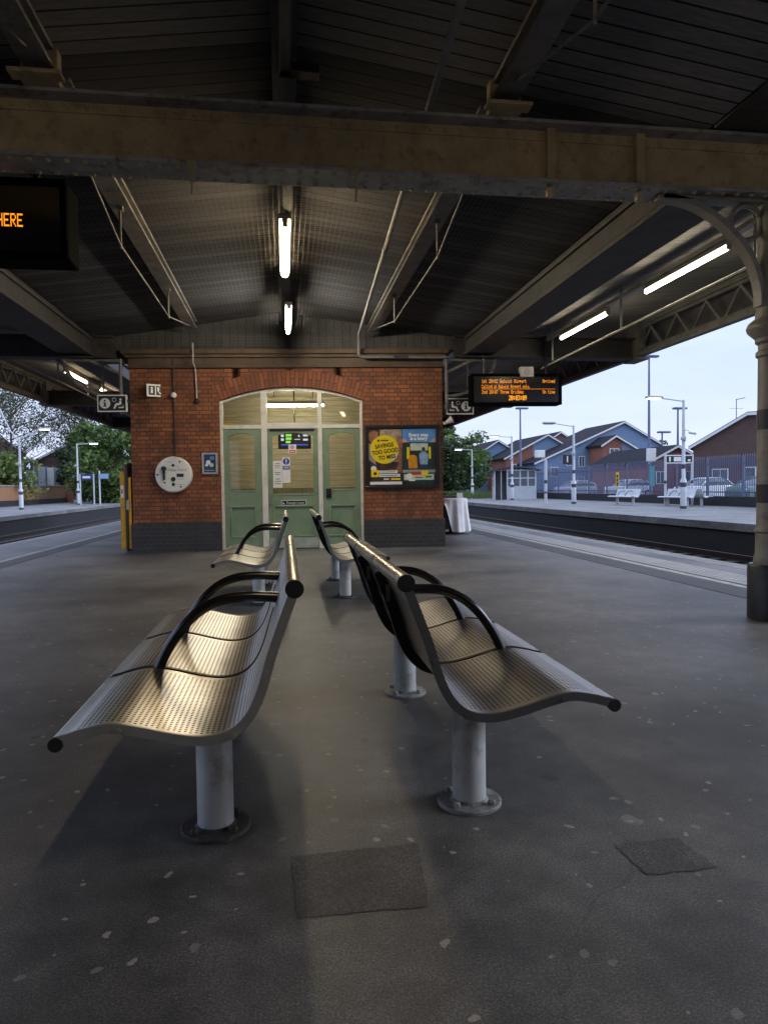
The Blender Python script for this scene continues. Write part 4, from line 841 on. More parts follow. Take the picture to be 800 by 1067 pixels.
# ------------------------------------------------------------------ things beside the building
t = thing('cloth_table', 'small table under a trailing white cloth beside the right building corner', 'table', (3.98,16.35,0))
m = MB(); m.lathe([(.36,.80),(.38,.815),(.38,.84),(.36,.85)], (0,0), 24); m.tube([(0,0,.02),(0,0,.80)], .04, 10); m.lathe([(.22,0),(.22,.02),(.05,.05)], (0,0), 16); m.build('table_frame', M['wood'], t)
m = MB(); n = 96; rows = []
for j, (zz, rr) in enumerate(((.86,.05),(.862,.34),(.85,.395),(.80,.41),(.60,.42),(.35,.44),(.06,.47))):
    row = []
    for i in range(n):
        a = 2*math.pi*i/n; fold = 1+.065*max(0,j-2)/4*math.sin(a*9+j*.2)+.035*max(0,j-2)/4*math.sin(a*17+1)
        z2 = zz
        if j >= 3 and -2.45 < a-2*math.pi < -1.75: z2 = .80-(.80-zz)*max(.1, min(1, abs((a-2*math.pi)+2.1)/.38))
        row.append(m.v((rr*fold*math.cos(a), rr*fold*math.sin(a), z2)))
    rows.append(row)
for A, B in zip(rows, rows[1:]):
    for k in range(n): m.face([A[k],A[(k+1)%n],B[(k+1)%n],B[k]])
m.face(rows[0]); m.build('cloth', M['cloth'], t, smooth=80)
t = thing('plant_tray', 'low leafy plant in a tray on the cloth covered table', 'plant', (3.95,16.3,.866))
m = MB(); m.box((-.2,-.12,0),(.2,.12,.05)); m.build('tray', M['wood'], t, bevel=.01)
m = MB()
for i in range(70):
    p = Vector((rnd.uniform(-.2,.2),rnd.uniform(-.12,.12),rnd.uniform(.05,.11))); d = Vector((rnd.uniform(-1,1),rnd.uniform(-1,1),.6)).normalized()*.05; w = Vector((-d.y,d.x,0))*.4; m.poly([p,p+d*.5+w,p+d,p+d*.5-w])
m.build('foliage', M['leaf_b'], t, smooth=0)
t = thing('table_card', 'small white folded card standing on the cloth covered table', 'card', (4.14,16.05,.866))
m = MB(); m.prism([(-.06,0,0),(-.06,.06,.12),(-.06,.12,0),(-.06,.11,0),(-.06,.06,.1),(-.06,.01,0)], (.14,0,0)); m.build('card', M['white_ink'], t)
t = thing('yellow_cabinet', 'tall narrow yellow and black cabinet against the left building corner', 'cabinet', (-2.93,13.42,0), R(-5))
m = MB(); m.box((-.10,.02,.06),(.0,.55,1.50)); m.build('yellow_side', M['yellow'], t, bevel=.01)
m = MB(); m.prism([(.001,.0,.02),(.001,0,1.60),(.001,.14,1.68),(.001,.5,1.66),(.001,.56,1.56),(.001,.56,.02)], (.045,0,0)); m.build('black_edge', M['dark'], t, bevel=.008); m = MB(); m.box((.048,.01,.06),(.10,.5,1.40)); m.build('yellow_panel', M['yellow'], t, bevel=.01)
m = MB(); m.box((-.085,.016,1.02),(-.03,.021,1.25), M['white_ink']); m.rect(-.075,1.10,-.04,1.18,.014,M['grey_ink']); m.box((.02,-.012,.80),(.07,.0,.98), M['galv']); m.build('label_plate', None, t)
t = thing('warning_sign', 'red and white pointed sign on a post beyond the yellow cabinet', 'sign', (-3.72,17.5,0))
m = MB(); m.tube([(0,0,0),(0,0,1.85)], .02, 8); m.build('sign_post', M['galv'], t); m = MB(); m.prism([(-.15,-.03,1.72),(.17,-.03,1.72),(.04,-.03,1.18),(-.03,-.03,1.18)], (0,.02,0), M['red_ink']); m.poly([(-.09,-.033,1.70),(.12,-.033,1.70),(.01,-.033,1.45)], M['white_ink']); m.build('sign_plate', None, t)

# ------------------------------------------------------------------ far platforms
def lamp_post(label, x, y, h, arm, lit=True, drop=0.0, group='station lamp posts', bands=True):
    t = thing('lamp_post', label, 'lamp post', (x,y,0), 0, group)
    b = MB(); b.lathe([(.13,0),(.13,1.25),(.075,1.35),(.07,h*.7),(.055,h)], (0,0), 14); b.build('pole', M['lightpost'], t)
    if bands:
        b = MB(); b.lathe([(.14,0),(.14,.12)], (0,0), 14); b.lathe([(.135,.95),(.135,1.15)], (0,0), 14); b.lathe([(.08,1.75),(.08,1.95)], (0,0), 14); b.build('painted_band', M['bandblue'], t)
    s = 1 if arm > 0 else -1; b = MB(); b.tube([(0,0,h-.06),(arm*.5,0,h-.03+drop*.5),(arm,0,h+drop)], .03, 8); b.build('arm', M['lightpost'], t)
    b = MB(); b.box((arm-s*.1,-.12,h+drop-.02),(arm+s*.65,.12,h+drop+.08)); hd = b.build('lamp_head', M['galv'], t, bevel=.03)
    b = MB(); b.box((arm,-.10,h+drop-.06),(arm+s*.58,.10,h+drop-.021)); b.build('lens', M['lamp'] if lit else M['farglass'], hd, bevel=.01)
    b = MB(); b.box((-.12,-.13,h*.62),(.05,-.07,h*.62+.22)); b.box((-.2,-.2,h*.62+.05),(-.05,-.08,h*.62+.18)); b.build('junction_box', M['galv'], t, bevel=.02)
    return t
lamp_post('white lamp post with single left arm beside the waiting shelter, far platform', 17.45,63,4.5,-1.0)
lamp_post('white lamp post in front of the waiting shelter with lit head', 16.86,49.8,4.75,-1.05)
lamp_post('white lamp post with unlit arm carrying the number 1 sign', 16.48,37.8,4.50,-1.2,lit=False,drop=.12)
p4 = lamp_post('tall white lamp post with lit left arm nearest the iron column', 17.3,28.1,4.75,-1.1,drop=.08)
lamp_post('white two armed lamp post carrying the number 4 sign, left platform', -16.6,46.9,4.5,1.25,drop=.62)
ll = [o for o in COL.objects if o.name.startswith('lamp_post') and o.type == 'EMPTY'][-1]
b = MB(); b.tube([(0,0,4.3),(-.5,0,5.0),(-1.15,0,6.5)], .04, 8); b.tube([(0,0,3.9),(.5,0,4.5),(1.2,0,5.05)],.03,8); b.build('brace', M['lightpost'], ll)
lamp_post('white lamp post with square right arm in front of the big bush, left platform', -16.52,59,4.95,1.0)
def num_sign(label, txt, x, y, z, post):
    t = thing('platform_number_sign', label, 'sign', (x,y,z)); m = MB(); m.box((-.26,-.02,-.27),(.26,.02,.27), M['black_ink']); m.text(txt, .50, (0,-.024,0), M['white_ink'], bold=.012); m.build('sign_plate', None, t)
    m = MB(); m.box((post-.03,.02,.08),(.26 if post > 0 else -.26,.05,.12)) if False else m.box((min(0,post),.021,.08),(max(0,post),.05,.12)); m.build('bracket', M['galv'], t)
num_sign('black sign with white 1 on the right far platform', '1', 16.05,37.7,2.55, .4)
num_sign('black sign with white 4 on the left far platform', '4', -16.05,46.8,2.75, -.5)
t = thing('security_camera', 'white camera on the tall lamp post near the iron column', 'camera', (17.42,28.0,3.35)); m = MB(); m.tube([(-.12,0,.1),(.05,0,.08),(.12,-.03,0)], .03, 8); m.tube([(.0,-.1,-.02),(.28,-.2,-.08)], .07, 10); m.build('camera_body', M['whitep'], t)
# box post
t = thing('monitor_post', 'white post with a white box and leaning arm, right far platform', 'post', (15.65,40,0)); m = MB(); m.lathe([(.09,0),(.09,2.6),(.07,2.62)], (0,0), 12); m.build('pole', M['lightpost'], t); m = MB(); m.lathe([(.098,1.2),(.098,1.4)], (0,0), 12); m.lathe([(.098,.6),(.098,.7)], (0,0), 12); m.build('painted_band', M['bandblue'], t); m = MB(); m.box((-.62,-.2,2.75),(-.1,.2,3.2)); m.build('box_casing', M['whitep'], t, bevel=.03); m = MB(); m.tube([(0,0,2.6),(-.2,0,2.7),(-.35,0,2.8)],.03,8); m.build('arm', M['lightpost'], t)
# name sign
t = thing('station_name_sign', 'wide black station sign between two white posts, right far platform', 'sign', (19.45,32,0))
for x in (-.72,.72): m = MB(); m.tube([(x,0,0),(x,0,2.55)], .06, 10); sp = m.build('sign_post', M['lightpost'], t); m = MB(); m.tube([(x,0,1.1),(x,0,1.25)], .066, 10); m.build('painted_band', M['bandblue'], sp)
m = MB(); m.box((-.74,-.05,2.10),(.74,.0,2.52), M['white_ink']); m.rect(-.68,2.15,.68,2.47,-.053,M['black_ink'])
for x0, x1, z0, z1 in ((-.30,.10,2.20,2.42),(-.55,-.46,2.2,2.42),(.22,.28,2.3,2.42),(.45,.6,2.2,2.3)): m.rect(x0,z0,x1,z1,-.055,M['white_ink'])
m.build('sign_plate', None, t)
t = thing('name_board', 'small blue station board between two posts beneath big bush, left platform', 'sign', (-15.85,59,0)); m = MB()
for x in (-.5,.55): m.tube([(x,0,0),(x,0,2.5)], .06, 8); m.build('sign_post', M['lightpost'], t); m = MB()
m.bm.clear(); m.box((-.5,-.03,2.0),(.5,.0,2.5), M['navy_ink']); m.rect(-.3,2.15,.3,2.32,-.032,M['white_ink']); m.build('sign_plate', None, t)
t = thing('finger_post', 'single white post with small pale blue board, left platform', 'sign', (-14.85,59,0)); m = MB(); m.tube([(0,0,0),(0,0,2.75)], .06, 8); m.build('sign_post', M['lightpost'], t); m = MB(); m.box((-.05,-.1,2.1),(.72,-.06,2.5)); m.build('sign_plate', M['shirt_ink'], t)
# far benches
def far_bench(label, x, y, rz):
    t = thing('metal_seat', label, 'bench', (x,y,0), rz, 'white metal seats on the right far platform'); b = MB(); rib(b,-.95,.95,.002,-.03,CP); b.build('seat_shell', M['lightpost'], t)
    for yy in (-.65,.65): b = MB(); b.lathe([(.07,0),(.07,.40)], (0,yy), 12); b.build('leg', M['lightpost'], t)
    for yy in (-.3,.3): b = MB(); b.tube([(-.22,yy,.73),(-.02,yy,.735),(.125,yy,.655),(.24,yy,.475)], .018, 8); b.build('armrest', M['armblack'], t)
    return t
far_bench('white metal seat on far platform between box post and name sign', 17.9,34.5,R(190)); far_bench('left white metal seat under the station name sign', 18.9,31.2,R(190)); far_bench('right white metal seat facing right under the station name sign', 19.7,31.3,R(10))
# waiting shelter
t = thing('waiting_shelter', 'white framed glazed waiting shelter with low curved roof on far platform', 'shelter', (17.9,52.5,0), R(-14))
w, d, h = 1.55, 1.3, 2.3
m = MB()
for x in (-w,-w*.38,w*.25,w): m.box((x-.05,-d-.05,0),(x+.05,-d+.05,h))
for x in (-w,w):
    for yy in (0,d): m.box((x-.05,yy-.05,0),(x+.05,yy+.05,h))
for z in (.0,.95,1.6,h-.1): m.box((-w*.38,-d-.04,z),(w,-d+.04,z+.09)); m.box((-w-.04,-d,z),(-w+.04,d,z+.09)); m.box((w-.04,-d,z),(w+.04,d,z+.09))
m.box((w*.6,-d-.03,.95),(w*.66,-d+.03,h)); m.box((-w*.7,-d-.03,0),(-w*.66,-d+.03,h)); m.build('frame', M['lightpost'], t)
m = MB(); m.box((-w*.38,-d-.02,.09),(w,-d+.02,.95)); m.box((-w-.02,-d,.09),(-w+.02,d,.95)); m.box((w-.02,-d,.09),(w+.02,d,.95)); m.box((-w,d-.03,0),(w,d+.02,h)); m.build('lower_panel', M['lightpost'], t)
m = MB(); m.box((-w*.38,-d-.015,1.04),(w,-d+.005,2.2)); m.box((-w-.01,-d,1.04),(-w+.01,d,2.2)); m.box((w-.01,-d,1.04),(w+.01,d,2.2)); m.build('pane', M['farglass'], t)
m = MB(); arc = [(-w-.35+(2*w+.7)*i/10, h+.25*math.sin(math.pi*i/10)) for i in range(11)]
m.prism([(x,-d-.35,z) for x,z in arc]+[(x,-d-.35,z-.10) for x,z in arc[::-1]], (0,2*d+.7,0)); m.build('roof', M['bandblue'], t)
# low wall and palisade fence
FX = lambda y: 20.7+.0*(y)
t = thing('low_wall', 'long low dark retaining wall behind the right far platform', 'wall'); m = MB(); m.box((20.6,24,0),(20.9,56,.46)); m.build('wall_face', M['wallface'], t)
t = thing('palisade_fence', 'long blue grey steel palisade fence behind the right far platform', 'fence')
y = 24.0; per = 2.75; k = 0
while y < 62:
    H2 = 2.45
    b = MB()
    for i in range(17):
        yy = y+.12+i*.155; zz = H2-.12
        if yy > y+per-.06: break
        b.prism([(21.05,yy-.034,.2),(21.02,yy-.012,.2),(21.05,yy+.034,.2),(21.07,yy,.2)], (0,0,zz-.2)); b.prism([(21.05,yy-.034,zz),(21.05,yy+.034,zz),(21.05,yy,H2)], (.012,0,0))
    b.box((21.075,y,.62),(21.11,y+per,.68)); b.box((21.075,y,2.0),(21.11,y+per,2.06)); b.build('pale_panel', M['bluegrey'], t, smooth=0)
    b = MB(); b.box((21.11,y-.05,0),(21.2,y+.05,H2-.1)); b.build('fence_post', M['bluegrey'], t); y += per; k += 1
t = thing('fence_notice', 'yellow and black warning notice on the palisade fence', 'notice', (20.98,41.4,0)); m = MB(); m.box((-.02,-.19,.9),(.0,.19,1.85), M['yellow_ink'])
for z0, z1 in ((1.0,1.2),(1.25,1.45),(1.5,1.7)): m.poly([(-.023,-.12,z0),(-.023,.12,z0),(-.023,.12,z1),(-.023,-.12,z1)], M['black_ink'])
m.build('plate', None, t)
t = thing('teal_notice', 'tall teal notice board on the fence below the tall floodlight pole', 'notice', (20.98,37.2,0)); m = MB(); m.box((-.03,-.27,.95),(.0,.27,2.1)); m.build('plate', M['teal'], t)
def tall_post(label, x, y, h, w=.5):
    t = thing('car_park_lamp', label, 'lamp post', (x,y,0), 0, 'car park lamp posts'); b = MB(); b.lathe([(.14,0),(.12,h*.5),(.08,h)], (0,0), 12); b.build('pole', M['bluegrey'], t); b = MB(); b.box((-.5,-.25,h),(.9*w*2,.25,h+.2)); b.build('lamp_head', M['bluegrey'], t, bevel=.05); return t
tall_post('grey car park lamp behind the waiting shelter', 26.4,75,9.6); a = tall_post('tallest grey floodlight pole with a white box partway up', 33.5,60,12.7)
m = MB(); m.box((-.35,-.45,3.1),(.45,-.12,4.3)); m.build('control_box', M['whitep'], a, bevel=.03); tall_post('grey car park lamp just left of the tall lamp post', 39.4,65,8.5); tall_post('short grey car park lamp in front of the dark round tree', 40.6,70,6.5)
# cars
def make_car(label, mat, x, y, rz, k=1.0):
    t = thing('parked_car', label, 'car', (x,y,-.05), rz, 'cars parked behind the fence')
    def loft(sec, name, m, parent=t):
        b = MB(); rows = []
        for (xx, zb, zt, wb, wt) in sec: rows.append([b.v((xx,-wb,zb)), b.v((xx,-wb*1.02,(zb+zt)*.5)), b.v((xx,-wt,zt-.05)), b.v((xx,-wt*.88,zt)), b.v((xx,wt*.88,zt)), b.v((xx,wt,zt-.05)), b.v((xx,wb*1.02,(zb+zt)*.5)), b.v((xx,wb,zb))])
        for p, q in zip(rows, rows[1:]):
            for i in range(8): b.face([p[i],p[(i+1)%8],q[(i+1)%8],q[i]])
        b.face(rows[0]); b.face(rows[-1][::-1]); return b.build(name, m, parent)
    body = loft([(-2.1,.35,.75,.70,.62),(-2.0,.22,.88,.84,.76),(-1.2,.20,.95,.87,.82),(-.5,.20,.98,.88,.84),(1.2,.20,1.0,.88,.84),(1.9,.22,.98,.85,.78),(2.1,.35,.88,.72,.65)], 'body', mat)
    cab = loft([(-1.05,.93,.98,.80,.78),(-.35,.93,1.44,.80,.60),(.0,.93,1.50,.80,.61),(1.0,.93,1.50,.80,.60),(1.5,.93,1.38,.78,.58),(1.95,.93,1.0,.74,.70)], 'window', M['farglass'])
    loft([(-.40,1.40,1.45,.60,.58),(.0,1.46,1.515,.615,.60),(1.0,1.46,1.515,.61,.59),(1.48,1.36,1.40,.585,.57)], 'roof', mat)
    b = MB()
    for s in (-1,1):
        for (xa,xb,za,zb) in ((-1.0,-.36,.97,1.42),(.40,.42,.97,1.47),(1.9,1.46,.97,1.37)): b.tube([(xa,s*.80,za),(xb,s*.625,zb)], .035, 6)
    b.build('pillar', mat, t)
    for xx in (-1.3,1.3):
        for s in (-1,1):
            b = MB(); b.T = Matrix.Translation((xx,s*.80,.31)) @ Matrix.Rotation(R(90),4,'X'); b.lathe([(.2,-.1),(.31,-.09),(.31,.09),(.2,.1)], (0,0), 18); w = b.build('wheel', M['tyre'], t)
            b = MB(); b.T = Matrix.Translation((xx,s*.80,.31)) @ Matrix.Rotation(R(90),4,'X'); b.lathe([(.19,-.105),(.19,.105)], (0,0), 14); b.build('rim', M['galv'], w)
    for s in (-1,1): b = MB(); b.box((-2.08,s*.60-.13,.62),(-1.99,s*.60+.13,.76)); b.build('headlight', M['whitep'], t, bevel=.02)
    return t
make_car('silver rounded car behind the fence, left of the yellow notice', M['carsilver'], 27.2,62,R(20)); make_car('white rounded car behind the fence, right of yellow notice', M['carwhite'], 29.9,57,R(15)); make_car('pale green car behind fence beside the iron column', M['cargreen'], 29.3,39.5,R(20)); make_car('white car mostly hidden behind the station sign and fence', M['carwhite'], 28.6,44,R(15))
# houses
def house(label, x, y, front, depth, ridge, wall_split, rz=0, extra=()):
    """front = (xl, zl, zr, xr) about the ridge; wall_split = [(x0, x1, material)]"""
    t = thing('house', label, 'house', (x,y,0), rz); xl, zl, zr, xr = front
    top = lambda u: ridge+(zl-ridge)*(u/xl) if u < 0 else ridge+(zr-ridge)*(u/xr)
    for (a, c, m) in wall_split:
        b = MB(); pts = [(a,0,-.3),(c,0,-.3),(c,0,top(c)-.05)] + ([(0,0,ridge-.05)] if a < 0 < c else []) + [(a,0,top(a)-.05)]; b.prism(pts, (0,depth,0)); b.build('wall', m, t)
    b = MB(); ov = .35
    for u, z in ((xl,zl),(xr,zr)):
        sl = (z-ridge)/abs(u); e = u+(ov if u > 0 else -ov); ze = z+sl*ov
        b.prism([(0,-ov,ridge),(e,-ov,ze),(e,-ov,ze+.16),(0,-ov,ridge+.16)], (0,depth+2*ov,0))
    r = b.build('roof', M['roof'], t)
    b = MB()
    for u, z in ((xl,zl),(xr,zr)):
        sl = (z-ridge)/abs(u); e = u+(ov if u > 0 else -ov); ze = z+sl*ov
        b.prism([(0,-ov-.04,ridge-.12),(e,-ov-.04,ze-.12),(e,-ov-.04,ze+.10),(0,-ov-.04,ridge+.10)], (0,.035,0))
    b.build('bargeboard', M['board'], r)
    for (wx, wz, ww, wh) in extra:
        b = MB()
        for (a0,z0,a1,z1) in ((wx-ww/2,wz,wx+ww/2,wz+.09),(wx-ww/2,wz+wh-.09,wx+ww/2,wz+wh),(wx-ww/2,wz+.09,wx-ww/2+.09,wz+wh-.09),(wx+ww/2-.09,wz+.09,wx+ww/2,wz+wh-.09),(wx-.03,wz+.09,wx+.03,wz+wh-.09)): b.box((a0,-.06,z0),(a1,-.004,z1))
        wn = b.build('window', M['board'], t); b = MB(); b.box((wx-ww/2+.09,-.02,wz+.09),(wx+ww/2-.09,-.005,wz+wh-.09)); b.build('pane', M['farglass'], wn)
    return t
BRK, BLU, DBR = M['housebrick'], M['houseblue'], M['darkbrick']
house('largest blue clad house with long dark sloping roof beyond the fence', 41.3,80, (-11.2,3.75,5.86,4.9), 10.5, 8.6, [(-11.2,4.9,BLU)], 0, ((-8.9,2.0,1.0,1.2),(-6.9,3.3,.9,1.3),(-5.4,3.2,.8,1.3),(-5.5,.8,.9,1.2)))
house('brick and blue gabled wing in front of the largest blue house', 38.2,76, (-1.5,5.66,4.86,3.1), 3.6, 6.62, [(-1.5,.9,BRK),(.9,3.1,BLU)], 0, ((-.1,3.7,1.2,1.5),(.1,.7,1.2,1.2)))
house('brick and blue house left of the largest blue house', 33.9,86, (-5.6,4.6,6.0,2.6), 12, 7.5, [(-5.6,-1.9,BRK),(-1.9,2.6,BLU)], 0, ((-4.2,2.6,1.0,1.2),(.3,3.2,1.0,1.3)))
house('small brick gable peeping between two blue houses', 40.2,97, (-2.6,7.0,6.6,3.4), 8, 8.7, [(-2.6,3.4,BRK)])
house('blue gabled house furthest left, half behind the green trees', 29.8,94, (-4,4.8,5.4,3.2), 10, 7.3, [(-4,3.2,BLU)], 0, ((.5,3.0,1.0,1.3),))
house('low brick bungalow with dark roof behind the station sign', 36.2,60, (-2.6,3.15,2.75,3.4), 12, 4.5, [(-2.6,3.4,BRK)], 0, ((-1.6,1.0,.9,1.2),(1.4,1.0,1.0,1.2)))
house('big dark brown brick building at the right beside iron column', 36.2,50, (-3.9,4.1,6.4,7), 11, 6.45, [(-3.9,7,DBR)], R(-36), ((-1.9,1.0,1.2,1.2),(.2,.3,.9,2.0),(1.9,1.0,1.5,1.3)))
t = thing('roof_aerial', 'thin television aerial mast on the dark brown brick building', 'aerial', (35.6,50.5,6.2)); m = MB(); m.tube([(0,0,-1),(0,0,1.5)], .03, 6); m.tube([(0,0,1.45),(.75,0,1.6)], .03, 6); m.tube([(-.6,0,.75),(.6,0,.75)], .012, 6)
for i in range(5): m.tube([(.1+i*.14,-.12,1.47+i*.03),(.1+i*.14,.12,1.47+i*.03)], .01, 5)
m.build('mast', M['ferrous'], t)
house('brown brick house with slate roof behind the left platform trees', -36,88, (-5,6.0,6.0,5), 12, 9.2, [(-5,5,DBR)], R(20), ((0,3.5,1.4,1.4),)); house('second brown brick house behind the left hedge, lower roof', -27,96, (-5,5.0,5.0,5), 12, 7.8, [(-5,5,DBR)], R(20), ((0,3.0,1.2,1.3),))
# left platform wall, panel fence
t = thing('old_brick_wall', 'long orange brick wall along the back of the left platform', 'wall'); m = MB(); m.box((-21.6,10,0),(-21.2,72,1.55)); m.box((-21.2,71.6,0),(-20.6,72,1.9)); m.build('wall_face', M['leftbrick'], t); m = MB(); m.box((-21.66,10,1.552),(-21.14,72,1.66)); m.build('wall_coping', M['slab'], t, bevel=.01); m = MB(); m.box((-21.2,10,0),(-21.1,72,.45)); m.build('wall_foot', M['wallface'], t)
t = thing('panel_fence', 'pale grey corrugated panel fence above the left brick wall', 'fence'); m = MB()
for i in range(60): y = 64+i*.2; m.prism([(-22.2,y,1.5),(-22.12,y+.06,1.5),(-22.12,y+.14,1.5),(-22.2,y+.2,1.5)], (0,0,1.9))
m.build('panel', M['galv'], t, smooth=0); m = MB()
for y in (64,66.4,68.8,71.2,73.6,76): m.box((-22.1,y-.05,1.5),(-22.0,y+.05,3.5))
m.build('fence_post', M['bluegrey'], t)

# ------------------------------------------------------------------ trees
def leaf_cards(b, c, r, n, size, rg, squash=1.0):
    for _ in range(n):
        while True:
            p = Vector((rg.uniform(-1,1),rg.uniform(-1,1),rg.uniform(-1,1)))
            if .15 < p.length < 1: break
        if p.length < .6 and rg.random() < .6: p *= 1.5
        q = Vector(c) + Vector((p.x*r,p.y*r,p.z*r*squash)); d = Vector((rg.uniform(-1,1),rg.uniform(-1,1),rg.uniform(-.7,.7))).normalized(); w = d.cross(Vector((rg.uniform(-1,1),rg.uniform(-1,1),rg.uniform(-1,1)))).normalized(); s = size*rg.uniform(.6,1.3)
        b.poly([q-d*s, q+w*s*.55, q+d*s, q-w*s*.55])
def tree(label, x, y, h, r, seed, mat, trunk_h, clumps, per, size, name='tree', cat='tree', low=.15, group=None, flat=1.0, z0=0):
    rg = random.Random(seed); t = thing(name, label, cat, (x,y,z0), 0, group); limbs = []
    b = MB(); b.tube([(0,0,-.2),(rg.uniform(-.1,.1),0,trunk_h*.5),(rg.uniform(-.2,.2),rg.uniform(-.2,.2),h*.75)], .10+h*.018, 8, r1=.04)
    f = MB()
    for i in range(clumps):
        a = rg.uniform(0,2*math.pi); u = rg.uniform(0,1)**.7; zc = h*(low+(1-low)*.92*rg.random()); rr = r*u*math.sqrt(max(.08,1-((zc/h-.5)/.62)**2))
        c = (rr*math.cos(a), rr*math.sin(a)*flat, zc); cr = r*rg.uniform(.16,.34)
        if i % 3 == 0: b.tube([(0,0,min(trunk_h*.8,zc*.6)),(c[0]*.5,c[1]*.5,zc*.75),c], .05+h*.004, 5, r1=.015)
        leaf_cards(f, c, cr, per, size, rg, rg.uniform(.7,1))
    b.build('trunk', M['bark'], t); f.build('crown', mat, t, smooth=0); return t
tree('big dense green bush behind the two posts, left platform', -15.9,66,7.4,3.3,1,M['leaf_a'],3,110,75,.22,'bush','bush',.06)
tree('bright spring green bush right of the big bush, left platform', -12.6,70,7.2,3.0,2,M['leaf_d'],3,80,70,.22,'bush','bush',.06)
tree('low yellowish hedge bush above the left brick wall', -22.8,60,4.4,3.0,3,M['leaf_d'],1.5,70,60,.2,'bush','bush',.1)
tree('low green hedge bush furthest left above the brick wall', -24.5,55,4.6,2.8,4,M['leaf_a'],1.5,60,60,.2,'bush','bush',.1)
tree('dark bush between panel fence and big bush', -20.2,74,6.0,2.8,5,M['leaf_b'],2,60,60,.22,'bush','bush',.1)
def airy(label, x, y, h, r, seed, mat, n_limb, per, size):
    """tall open tree in early leaf: many limbs and twigs with thin leaf sprays"""
    rg = random.Random(seed); t = thing('tree', label, 'tree', (x,y,0), 0, 'tall open trees behind the left platform'); b = MB(); f = MB()
    b.tube([(0,0,-.2),(.1,0,h*.35),(.2,.1,h*.9)], .28, 8, r1=.03)
    for i in range(n_limb):
        z0 = h*rg.uniform(.18,.8); a = rg.uniform(0,6.28); L2 = r*rg.uniform(.5,1)*(1.15-z0/h*.7); e = Vector((L2*math.cos(a), L2*math.sin(a), z0+L2*rg.uniform(.5,1.3))); s0 = Vector((.1,0,z0)); mid = s0.lerp(e,.5)+Vector((0,0,-.2*L2*.3)); b.tube([s0,mid,e], .075, 5, r1=.012)
        for j in range(7):
            p = mid.lerp(e, rg.random()*.9+.1); q = p+Vector((rg.uniform(-1,1),rg.uniform(-1,1),rg.uniform(-.1,1.2)))*r*.28; b.tube([p,q], .018, 4, r1=.006); leaf_cards(f, q, r*.17, per, size, rg); leaf_cards(f, p.lerp(q,.5), r*.13, per//2, size, rg)
    b.build('trunk', M['bark'], t); f.build('crown', mat, t, smooth=0)
airy('tall thin leaved tree at the far left above the brick wall', -30,82,13.8,6.2,11,M['leaf_c'],46,15,.14); airy('tall thin leaved tree behind the number 4 lamp post', -24,88,14,6.0,12,M['leaf_c'],46,15,.14); airy('tall thin leaved tree behind the big green bush', -19,92,14.0,5.6,13,M['leaf_c'],44,15,.14); airy('thin leaved tree nearest the left building corner', -13.0,90,11.5,5,14,M['leaf_d'],36,24,.16)
for i, (x, y, h, r, m, lab) in enumerate(((14.6,78,6.3,3.0,'leaf_b','dark green tree right beside the brick building corner'),(18.6,80,6.6,3.2,'leaf_b','dark green tree left of the waiting shelter'),(22.3,84,7.6,3.4,'leaf_a','tall green tree behind the waiting shelter'),(20.5,90,9.2,2.6,'leaf_a','tallest light green tree behind the waiting shelter'),(16.5,96,8.0,3.4,'leaf_a','pale green tree behind the dark tree beside the building'))):
    tree(lab, x, y, h, r, 20+i, M[m], 2.5, 80, 60, .24, low=.05)
tree('small dark round tree behind the brick bungalow', 51.0,90,7.2,2.6,31,M['leaf_b'],2,60,60,.26)
tree('thin climbing bush in front of the blue house wall', 36.0,74.5,3.4,1.6,32,M['leaf_b'],1,30,40,.16,'bush','bush')
rg = random.Random(5); b = MB()
for _ in range(2600):
    x, y = rg.uniform(12.9,20.2), rg.uniform(56,76); hh = rg.uniform(.25,.7); a = rg.uniform(0,6.28); dx, dy = .05*math.cos(a), .05*math.sin(a); b.poly([(x-dx,y-dy,0),(x+dx,y+dy,0),(x+rg.uniform(-.1,.1),y+rg.uniform(-.1,.1),hh)])
tag(b.build('grass', M['grass'], smooth=0), 'rough grass at the end of the right far platform', 'grass', kind='stuff')
rg = random.Random(9); b = MB()
for k in range(44):
    x = -120+k*5.5+rg.uniform(-2,2); y = 150+rg.uniform(-10,15)
    for j in range(5): leaf_cards(b, (x+rg.uniform(-3,3),y,rg.uniform(1,6)), rg.uniform(2,3.4), 40, .6, rg)
tag(b.build('woodland', M['leaf_b'], smooth=0), 'far belt of trees along the horizon', 'trees', kind='stuff')

# ------------------------------------------------------------------ world, sun, camera
w = bpy.data.worlds.new('World'); sc.world = w; w.use_nodes = True; nt = w.node_tree; nt.nodes.clear()
out = nt.nodes.new('ShaderNodeOutputWorld'); bg = nt.nodes.new('ShaderNodeBackground')
SUN_EL, SUN_AZ = R(27), R(96)
sky = nt.nodes.new('ShaderNodeTexSky'); sky.sky_type = 'NISHITA'; sky.sun_disc = False; sky.sun_elevation = SUN_EL; sky.sun_rotation = SUN_AZ; sky.air_density = 1.2; sky.dust_density = 1.0; sky.ozone_density = 2.0
tc = nt.nodes.new('ShaderNodeTexCoord').outputs['Generated']
mp = N(nt, 'ShaderNodeMapping'); L(nt, tc, mp.inputs[0]); mp.inputs['Scale'].default_value = (1,1,4.5)
cl = ramp(nt, noise(nt, mp.outputs[0], 2.3, 7, .6), [(.36,(.58,.58,.58)),(.70,(.85,.85,.85))])
c = mixc(nt, cl, sky.outputs[0], (8.2,9.2,11.2))
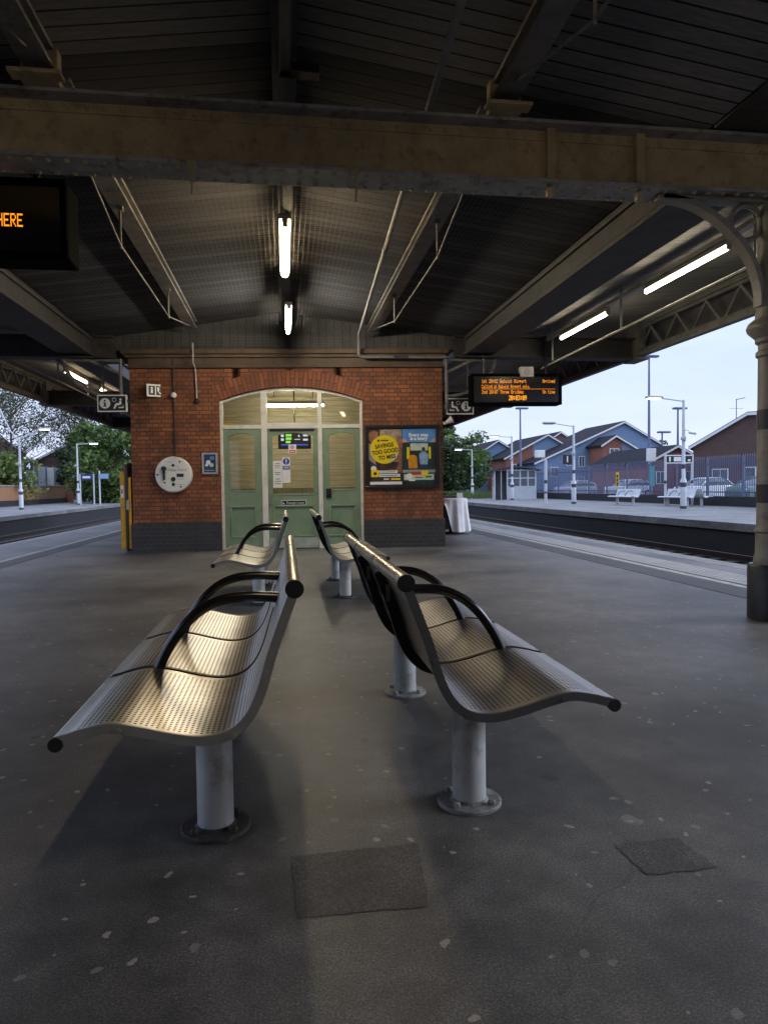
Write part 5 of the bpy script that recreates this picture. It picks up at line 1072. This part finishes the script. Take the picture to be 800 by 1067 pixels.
sz = N(nt, 'ShaderNodeSeparateXYZ'); L(nt, tc, sz.inputs[0])
# overcast dusk dome: brighter overhead than at the horizon
dome = ramp(nt, sz.outputs[2], [(0,(.555,.555,.63)),(.18,(.56,.57,.66)),(.42,(.80,.82,.96)),(1,(.9,.95,1.05))])
c = mixc(nt, 1.0, c, dome, 'MULTIPLY')
L(nt, c, bg.inputs[0]); bg.inputs[1].default_value = .15; L(nt, bg.outputs[0], out.inputs[0])
sl = bpy.data.lights.new('sun', 'SUN'); sl.energy = 1.5; sl.angle = R(24); sl.color = (.80,.88,1); so = bpy.data.objects.new('sun', sl); COL.objects.link(so)
d = Vector((math.sin(SUN_AZ)*math.cos(SUN_EL), math.cos(SUN_AZ)*math.cos(SUN_EL), math.sin(SUN_EL))); so.rotation_euler = d.to_track_quat('Z','Y').to_euler()

PSI, PITCH, ROLL = R(8.185), R(-2.1436), R(.8)
fw = Vector((math.sin(PSI)*math.cos(PITCH), math.cos(PSI)*math.cos(PITCH), math.sin(PITCH))); rt = Vector((math.cos(PSI), -math.sin(PSI), 0)); up = rt.cross(fw)
c_, s_ = math.cos(ROLL), math.sin(ROLL)
rt2 = rt*c_ - up*s_; up2 = rt*s_ + up*c_
cam = bpy.data.cameras.new('camera'); co = bpy.data.objects.new('camera', cam); COL.objects.link(co)
mm = Matrix((rt2, up2, -fw)).transposed().to_4x4(); mm.translation = (0,0,1.17); co.matrix_world = mm
cam.sensor_fit = 'HORIZONTAL'; cam.sensor_width = 36; cam.lens = 36*720/800; cam.clip_end = 2000; cam.clip_start = .02
sc.camera = co
vs = sc.view_settings; vs.view_transform = 'Standard'; vs.look = 'None'; vs.gamma = 1; vs.exposure = .45; vs.use_curve_mapping = False
sc.cycles.use_denoising = True; sc.cycles.max_bounces = 8; sc.cycles.diffuse_bounces = 4; sc.cycles.glossy_bounces = 4; sc.cycles.transparent_max_bounces = 16; sc.cycles.sample_clamp_indirect = 6; sc.cycles.caustics_reflective = False; sc.cycles.caustics_refractive = False
